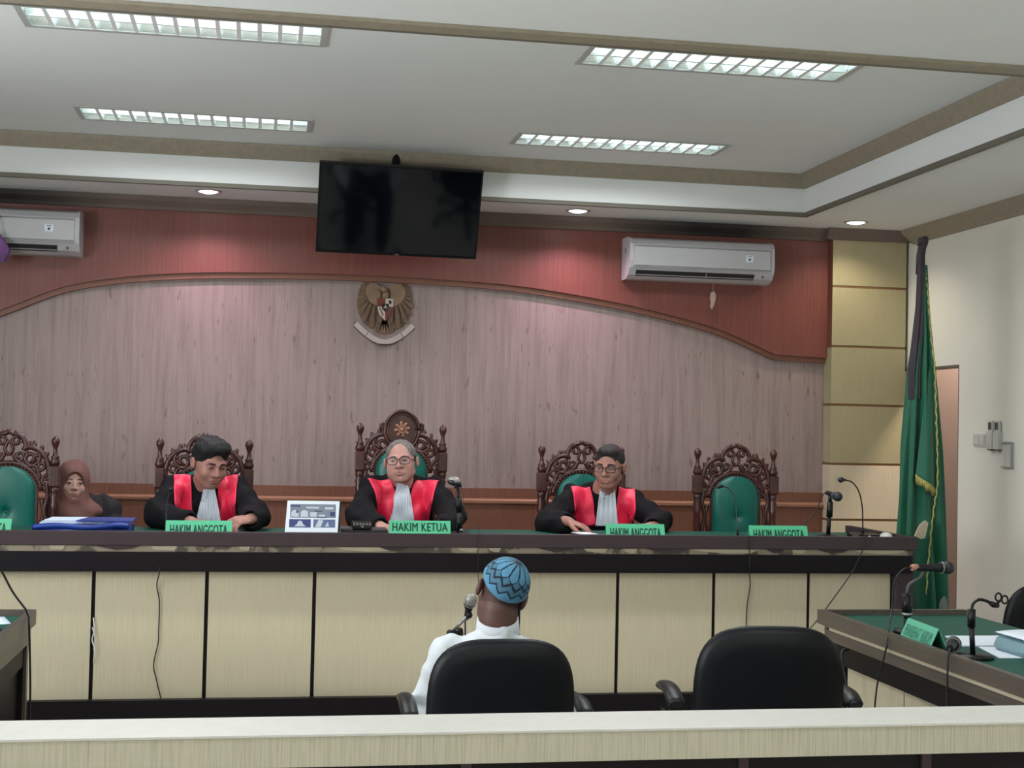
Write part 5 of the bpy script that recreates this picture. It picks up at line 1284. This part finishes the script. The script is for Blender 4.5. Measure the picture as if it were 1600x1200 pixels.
# black microphone on its desk stand
x = at(1294, 833, 6.85).x
t = empty('microphone', (x, 6.85, DESK), 'black hand microphone on a straight desk stand near the bench end', 'microphone')
MB().lathe([(.001, DESK+.035), (.02, DESK+.033), (.068, DESK+.022), (.072, DESK+.003), (.001, DESK+.0005)], (x, 6.85, 0), 28).build('base', 'plastic_black', t)
MB().tube([(x, 6.85, DESK+.02), at(1296, 800, 6.85)], .011, 12).tube([at(1296, 808, 6.85), at(1297, 784, 6.85)], .016, 12).build('post', 'plastic_black', t)
MB().tube([at(1297, 785, 6.85), at(1297, 774, 6.84)], .010, 8).build('clip', 'frame_black', t)
dyn(t, at(1292, 770, 6.92), at(1309, 776, 6.72), 1.0)
b = MB().tube(smoothpts([at(1291, 769, 6.93), at(1285, 775, 6.94), at(1278, 792, 6.93), at(1270, 805, 6.92), at(1258, 818, 6.9)], 6)+[Vector((at(1250, 822, 6.9).x, 6.9, DESK+.004))], .0028, 6)
one('cable', b, 'cable_black', 'black cable looping down from the hand microphone to the desk', 'cable')
gooseneck('tall gooseneck microphone with wedge base at the bench end', (3.13, 6.92, DESK), [Vector((at(1348, 828, 6.92).x, 6.92, DESK+.03)), at(1348, 812, 6.92), at(1347, 790, 6.92), at(1342, 768, 6.92), at(1332, 754, 6.91), at(1321, 750, 6.90)], (-1, -.4, .05), base_shape='w', r=.0038, head_r=.016)
b = MB().prism([(3.10, 6.86), (3.285, 6.86), (3.285, 7.05), (3.14, 7.0)], DESK, DESK+.03, 'Z'); one('flat_case', b, 'plastic_black', 'flat black case at the right end of the bench top', 'case')
b = MB().sphere((3.21, 6.80, DESK+.026), 1, 18, (.030, .045, .024)); one('computer_mouse', b, 'switch_white', 'small white mouse at the right end of the bench top', 'mouse')
b = MB().box(-.016, .016, -.006, .006, -.005, .005, .002, rot=Matrix.Rotation(R(-35), 3, 'Y'), c=(3.045, 6.66, DESK+.030)); b.tube([(3.03, 6.66, DESK+.005), (3.045, 6.66, DESK+.03)], .004, 6)
one('plug', b, 'switch_white', 'tiny white plug in front of the wedge microphone base', 'plug')
b = MB().tube(smoothpts([at(1345, 832, 6.62), at(1352, 838, 6.585), at(1352, 850, 6.585), at(1342, 872, 6.585), at(1330, 896, 6.58), at(1295, 945, 6.5), at(1272, 975, 6.3), at(1258, 990, 6.15), at(1254, 1000, 6.0), at(1257, 1040, 5.9)]+[Vector((2.55, 5.9, FLOOR+.01))], 6), .0028, 6)
one('cable', b, 'cable_black', 'black cable slanting from the bench end down past the right table', 'cable')
b = MB().tube(smoothpts([at(249, 886, 6.595), at(249, 895, 6.60), at(245, 915, 6.66), at(249, 940, 6.665), at(248, 985, 6.665), at(247, 1005, 6.665), at(240, 1038, 6.665), at(244, 1060, 6.665), at(252, 1094, 6.665)], 6), .0028, 6)
one('cable', b, 'cable_black', 'black cable hanging wavily down the left bench panels', 'cable')
b = MB().tube(smoothpts([at(1170, 836, 6.595), at(1171, 860, 6.59), at(1171, 893, 6.60), at(1172, 915, 6.66), at(1167, 950, 6.665), at(1166, 1000, 6.665), at(1167, 1060, 6.665)], 6), .003, 6)
one('cable', b, 'cable_black', 'black cable hanging down the bench above the unoccupied office chair', 'cable')
b = MB().tube(smoothpts([at(146, 965, 6.668), at(147, 985, 6.662), at(144, 1000, 6.668), at(148, 1015, 6.66), at(146, 1035, 6.668)], 6), .003, 5).tube(smoothpts([at(144, 980, 6.664), at(149, 1000, 6.66), at(146, 1015, 6.664)], 5), .002, 5)
one('cable', b, 'cable_white', 'short white wire in the leftmost panel joint of the bench', 'wire')
# defendant's microphone on its boom, half hidden by the head
t = empty('microphone_stand', (.745, 5.42, FLOOR), 'floor microphone stand with boom in front of the person in white', 'microphone stand')
b = MB().tube([(.745, 5.42, FLOOR+.02), (.745, 5.42, .742)], .009, 8); b.build('pole', 'plastic_grey', t)
b = MB()
for k in range(3):
    a = R(30+120*k); b.tube([(.745, 5.42, .12), (.745+.16*math.cos(a), 5.42+.16*math.sin(a), FLOOR+.01)], .007, 6)
b.build('tripod', 'plastic_black', t)
MB().tube([at(700, 991, 5.4), at(722, 989, 5.42)], .012, 8).sphere(at(703, 989, 5.4), .014, 10).sphere(at(719, 985, 5.42), .012, 10).build('boom_joint', 'plastic_black', t)
MB().tube([at(706, 988, 5.42), at(730, 963, 5.38)], .0065, 8).build('boom_arm', 'metal_grey', t)
MB().sphere(at(733, 961, 5.37), .014, 12).tube([at(726, 943, 5.36), at(729, 952, 5.36), at(735, 953, 5.36), at(739, 946, 5.36)], .005, 6).build('clip', 'plastic_black', t)
t = empty('microphone', at(735, 938, 5.34), 'silver ball microphone at the left ear of the person in the blue cap', 'microphone')
dyn(t, at(729, 966, 5.44), at(736, 937, 5.33), 1.0, 'mic_silver')
b = MB().tube(smoothpts([at(728, 945, 5.40), at(727, 965, 5.43), at(727, 990, 5.44), at(728, 1050, 5.44)], 5), .003, 6); one('cable', b, 'cable_black', 'microphone cable hanging left of the person in the blue cap', 'cable')
# right table: microphone pointing right over its post
Y0 = 5.2; x = at(1417, 985, Y0).x
t = empty('microphone', (x, Y0, TB), 'black microphone lying level on a bent post behind the faded tent plate', 'microphone')
MB().lathe([(.001, TB+.02), (.05, TB+.016), (.055, TB+.001), (.001, TB+.0005)], (x, Y0, 0), 24).build('base', 'plastic_black', t)
MB().tube([(x, Y0, TB+.01), at(1417, 962, Y0)], .012, 12).tube([at(1417, 962, Y0), at(1417, 928, Y0)], .020, 14).build('post', 'plastic_black', t)
MB().tube([at(1417, 962, Y0), at(1417, 957, Y0)], .0215, 14).build('post_ring', 'metal_grey', t)
MB().tube(smoothpts([at(1417, 928, Y0), at(1419, 916, Y0), at(1427, 909, Y0), at(1437, 903, Y0), at(1443, 893, Y0)], 5), .007, 8).build('gooseneck', 'plastic_grey', t)
dyn(t, at(1427, 887, Y0), at(1481, 887, Y0), 1.05)
MB().tube([at(1424, 887, Y0), at(1434, 886, Y0)], .013, 10).build('plug', 'moulding', t)
b = MB().tube(smoothpts([at(1425, 887, Y0), at(1413, 889, Y0), at(1402, 900, Y0), at(1396, 918, Y0), at(1394, 950, Y0), at(1390, 975, 5.12), at(1385, 1005, 5.04)], 6)+smoothpts([(2.385, 5.03, .74), (2.385, 5.06, .68), (2.38, 5.12, .50), (2.38, 5.16, FLOOR+.01)], 5), .0035, 6)
one('cable', b, 'cable_black', 'black cable arching from the level microphone down the right table front', 'cable')
# bent empty stand on the right table
Y1 = 4.62; x = at(1520, 1028, Y1).x
t = empty('microphone_stand', (x, Y1, TB), 'black bent desk stand with two clip rings on the right table', 'microphone stand')
MB().lathe([(.001, TB+.014), (.062, TB+.012), (.066, TB+.002), (.001, TB+.0005)], (x+.01, Y1, 0), 28).build('base', 'plastic_black', t)
MB().tube([(x, Y1, TB+.01), at(1518, 975, Y1)], .0095, 12).tube([at(1518, 980, Y1), at(1518, 952, Y1)], .0145, 12).build('post', 'plastic_black', t)
MB().tube(smoothpts([at(1518, 953, Y1), at(1521, 943, Y1), at(1530, 937, Y1), at(1541, 939, Y1), at(1549, 943, Y1)], 6), .0055, 8).build('gooseneck', 'plastic_black', t)
b = MB().tube([at(1547, 942, Y1), at(1552, 945, Y1), at(1560, 947, Y1)], [.008, .011, .008], 10).tube([at(1556, 945, Y1), at(1561, 940, Y1), at(1565, 937, Y1)], .005, 8); b.build('joint', 'plastic_black', t)
for (cx_, cz_) in ((1560, 933), (1570, 937)):
    c = at(cx_, cz_, Y1); MB().tube([c+Vector((.012*math.cos(R(a)), 0, .014*math.sin(R(a)))) for a in range(0, 361, 20)], .0035, 8, cap=False).build('clip_ring', 'plastic_black', t)
t = empty('microphone', (2.47, 4.77, TB), 'grey ball microphone lying on the right table beside the tent plate', 'microphone')
dyn(t, (2.428, 4.62, TB+.034), at(1490, 1006, 4.74), 1.15, 'mic_mesh')
b = MB().tube(smoothpts([(2.428, 4.62, TB+.034), (2.40, 4.57, TB+.034), (2.385, 4.55, .75), (2.382, 4.545, .60), (2.38, 4.54, .35), (2.38, 4.55, FLOOR+.01)], 5), .0035, 6)
one('cable', b, 'cable_black', 'cable of the lying microphone hanging down the right table front', 'cable')
b = MB().tube(smoothpts([(2.395, 5.42, .66), (2.36, 5.40, .64), (2.37, 5.36, .5), (2.38, 5.31, .2), (2.38, 5.30, FLOOR+.01)], 5), .006, 6)
one('cable', b, 'cable_black', 'thick black cable dropping under the far end of the right table', 'cable')
b = MB().tube(smoothpts([at(-12, 870, 5.3), at(3, 893, 5.35), at(20, 925, 5.42), at(40, 952, 5.55)], 6)+smoothpts([(-.866, 5.56, .78), (-.860, 5.55, .72), (-.858, 5.60, .5), (-.857, 5.62, .2), (-.857, 5.63, FLOOR+.01)], 5), .004, 6)
one('cable', b, 'cable_black', 'black cable dropping over the corner of the left table', 'cable')
p0 = at(-12, 870, 5.3)
t = empty('microphone', (p0.x, 5.3, TB), 'microphone stand on the left table beyond the left border', 'microphone')
MB().lathe([(.001, TB+.02), (.055, TB+.016), (.06, TB+.001), (.001, TB+.0005)], (p0.x-.01, 5.3, 0), 24).build('base', 'plastic_black', t)
MB().tube([(p0.x-.01, 5.3, TB+.01), (p0.x-.01, 5.3, p0.z-.02)], .012, 12).build('post', 'plastic_black', t)
dyn(t, p0, p0+Vector((-.17, -.04, .02)), 1.05)
# papers on the right table
b = MB().prism([(2.60, 4.86), (3.02, 4.86), (3.02, 5.10), (2.66, 5.10)], TB+.001, TB+.006, 'Z'); one('paper_stack', b, 'paper_white', 'flat white papers on the right table behind the bent stand', 'papers')
b = MB().prism([(2.61, 4.60), (3.0, 4.58), (3.0, 4.83), (2.66, 4.84)], TB+.001, TB+.004, 'Z'); one('paper_stack', b, 'paper_white', 'loose white sheet beside the folded bundle on the right table', 'paper')
t = empty('document_bundle', (2.85, 4.68, TB), 'thick folded white bundle of papers at the right border', 'papers')
b = MB(); b.prism([(2.70, TB+.0045), (3.03, TB+.0045), (3.03, TB+.062), (2.735, TB+.066), (2.70, TB+.050), (2.688, TB+.022)], 4.56, 4.78, 'Y'); b.build('bundle', 'folder_grey', t)
b = MB(); P = [[(2.70+.33*i/10, 4.56+.23*j/6, TB+.0675+.010*math.sin(i*.35)*(1-i/12)+(.0 if j else -.012)) for i in range(11)] for j in range(7)]; b.grid(P); b.build('top_sheet', 'paper_white', t, solid=.003)

# ------------------------------------------------------------------ flag
t = empty('flag', (3.60, 7.2, FLOOR), 'furled dark green flag with gold fringe beside the corner pillar', 'flag')
MB().tube([(3.60, 7.24, FLOOR+.03), (3.60, 7.22, 2.58)], .014, 12).build('pole', 'carved_wood', t)
MB().lathe([(.001, FLOOR), (.17, FLOOR+.001), (.17, FLOOR+.03), (.05, FLOOR+.05), (.02, FLOOR+.08), (.001, FLOOR+.08)], (3.60, 7.24, 0), 28).build('stand', 'carved_wood', t)
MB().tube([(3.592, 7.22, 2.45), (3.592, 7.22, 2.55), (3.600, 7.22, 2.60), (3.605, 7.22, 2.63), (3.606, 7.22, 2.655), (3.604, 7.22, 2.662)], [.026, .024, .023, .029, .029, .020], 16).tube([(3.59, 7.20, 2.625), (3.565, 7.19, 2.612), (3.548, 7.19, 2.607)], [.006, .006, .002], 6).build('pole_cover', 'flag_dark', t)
def gathered(zs, rows, yc, dy, npl, amp, ph, n=96):
    P = []
    for z, a, c, q in rows:
        cx_, w_ = (a+c)/2, (c-a)/2; row = []
        for k in range(n):
            th = 2*math.pi*k/n; m = 1+amp*q*math.cos(npl*th+ph+z*1.5)+.5*amp*q*math.cos((npl+3)*th-z*2)
            row.append((cx_+w_*math.cos(th)*(1+(m-1)*.4), yc+dy*(.3+.7*q)*math.sin(th)*m, z))
        P.append(row)
    return P
def interp(tab, n):
    out = []; zz = np.array([r[0] for r in tab][::-1]); 
    for z in np.linspace(tab[0][0], tab[-1][0], n): out.append((z,)+tuple(float(np.interp(z, zz, np.array([r[i] for r in tab][::-1]))) for i in (1, 2, 3)))
    return out
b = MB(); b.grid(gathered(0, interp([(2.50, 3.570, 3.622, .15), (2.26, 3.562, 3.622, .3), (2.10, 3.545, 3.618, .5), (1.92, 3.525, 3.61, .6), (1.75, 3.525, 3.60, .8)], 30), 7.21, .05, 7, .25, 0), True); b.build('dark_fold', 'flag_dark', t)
b = MB(); b.grid(gathered(0, interp([(2.50, 3.586, 3.630, .15), (2.26, 3.575, 3.646, .3), (2.10, 3.565, 3.662, .5), (1.92, 3.54, 3.680, .7), (1.48, 3.508, 3.712, 1), (1.02, 3.488, 3.742, 1), (.61, 3.50, 3.775, 1), (.45, 3.52, 3.775, 1)], 70), 7.225, .085, 9, .30, .5), True); b.build('cloth', 'flag_green', t)
def fold_pt(u, v):                                     # front fold: u across, v down
    z = 1.93-v*(.60+.075*u**.8); xl = 3.618-(3.618-3.530)*v**.9; xr = 3.628+.010*v
    return Vector((xl+(xr-xl)*u, 7.105+.02*math.cos(u*5+.5)*v+.045*(1-v), z))
b = MB(); b.grid([[fold_pt(i/14, j/30) for i in range(15)] for j in range(31)]); b.build('front_fold', 'flag_green', t, solid=.004)
b = MB()
for i in range(26):
    p = fold_pt(i/25, 1); b.tube([p+Vector((0, -.004, .006)), p+Vector((.001*math.sin(i*3), -.006, -.018)), p+Vector((.003*math.sin(i*5), -.004, -.040-.006*math.sin(i*7)))], [.0032, .0035, .0022], 5)
b.build('fringe', 'fringe_gold', t)
b = MB(); pts = smoothpts([(3.612, 7.196, 2.46), (3.620, 7.188, 2.37), (3.626, 7.180, 2.26), (3.628, 7.155, 2.10), (3.622, 7.095, 1.92), (3.628, 7.09, 1.75), (3.632, 7.085, 1.6), (3.638, 7.085, 1.45), (3.640, 7.085, 1.28), (3.625, 7.09, 1.16), (3.610, 7.09, 1.02), (3.600, 7.10, .85), (3.590, 7.10, .68)], 8)
pts = [p+Vector((.003*math.sin(i*1.7), .0, 0)) for i, p in enumerate(pts)]
b.tube(pts, [.0045+.0015*math.sin(i*2.3) for i in range(len(pts))], 6); b.build('fringe', 'fringe_gold', t)
b = MB(); P = []
for j in range(12):
    v = j/11; r = .085*(1-.55*v); P.append([(3.60+.5*r*math.cos(a)*(1+.1*math.sin(3*a)), 6.92+r*math.sin(a)*.8, FLOOR+.72*v+.02*math.sin(2*a)*v) for a in [2*math.pi*k/24 for k in range(24)]])
b.grid(P, True); one('cloth_bundle', b, 'cloth_grey', 'pale grey cloth bundle at the foot of the green flag', 'cloth')
b = MB().prism([(3.50, 1.0), (3.535, .985), (3.56, .99), (3.578, 1.075), (3.560, 1.085), (3.53, 1.06)], 7.06, 7.075, 'Y')
# yellowish scrap caught in the flag
b.build('tassel', 'scrap_beige', t)

# ------------------------------------------------------------------ switches and remote holders on the right wall
def wbox(t, name, m, y0, y1, z0, z1, d0, d1, bev=.0015): return MB().box(XR-d1, XR-d0, min(y0, y1), max(y0, y1), z0, z1, bev).build(name, m, t)
t = empty('switch_plate', (XR, 7.82, 1.50), 'double white light switch left of the two remote holders', 'switch')
wbox(t, 'plate', 'switch_white', 7.895, 7.745, 1.49, 1.565, .0005, .012); wbox(t, 'rocker', 'switch_white', 7.885, 7.83, 1.50, 1.555, .012, .018); wbox(t, 'rocker', 'switch_white', 7.81, 7.755, 1.50, 1.555, .012, .018)
for yy, l in ((7.675, 'remote control in its white wall holder, beside the double switch'), (7.60, 'remote control in its white wall holder, beside the hanging hook')):
    t = empty('remote_control', (XR-.02, yy, 1.46), l, 'remote control')
    wbox(t, 'holder', 'switch_white', yy+.032, yy-.032, 1.475, 1.58, .0005, .030, .003); wbox(t, 'body', 'switch_white', yy+.024, yy-.024, 1.50, 1.645, .006, .024, .003)
    wbox(t, 'screen', 'remote_dark', yy+.018, yy-.018, 1.592, 1.635, .024, .0255, .0005); wbox(t, 'holder_foot', 'remote_dark', yy+.022, yy-.022, 1.468, 1.4745, .002, .028, .001)
t = empty('wall_hook', (XR-.01, 7.48, 1.37), 'thin pale bracket on the wall right of the remote holders', 'bracket')
wbox(t, 'bracket', 'switch_white', 7.55, 7.44, 1.375, 1.52, .0005, .006); wbox(t, 'upright', 'ac_grey', 7.448, 7.438, 1.37, 1.52, .006, .02); wbox(t, 'arm', 'ac_grey', 7.55, 7.44, 1.515, 1.522, .006, .02); wbox(t, 'foot', 'ac_grey', 7.56, 7.44, 1.37, 1.377, .006, .016)
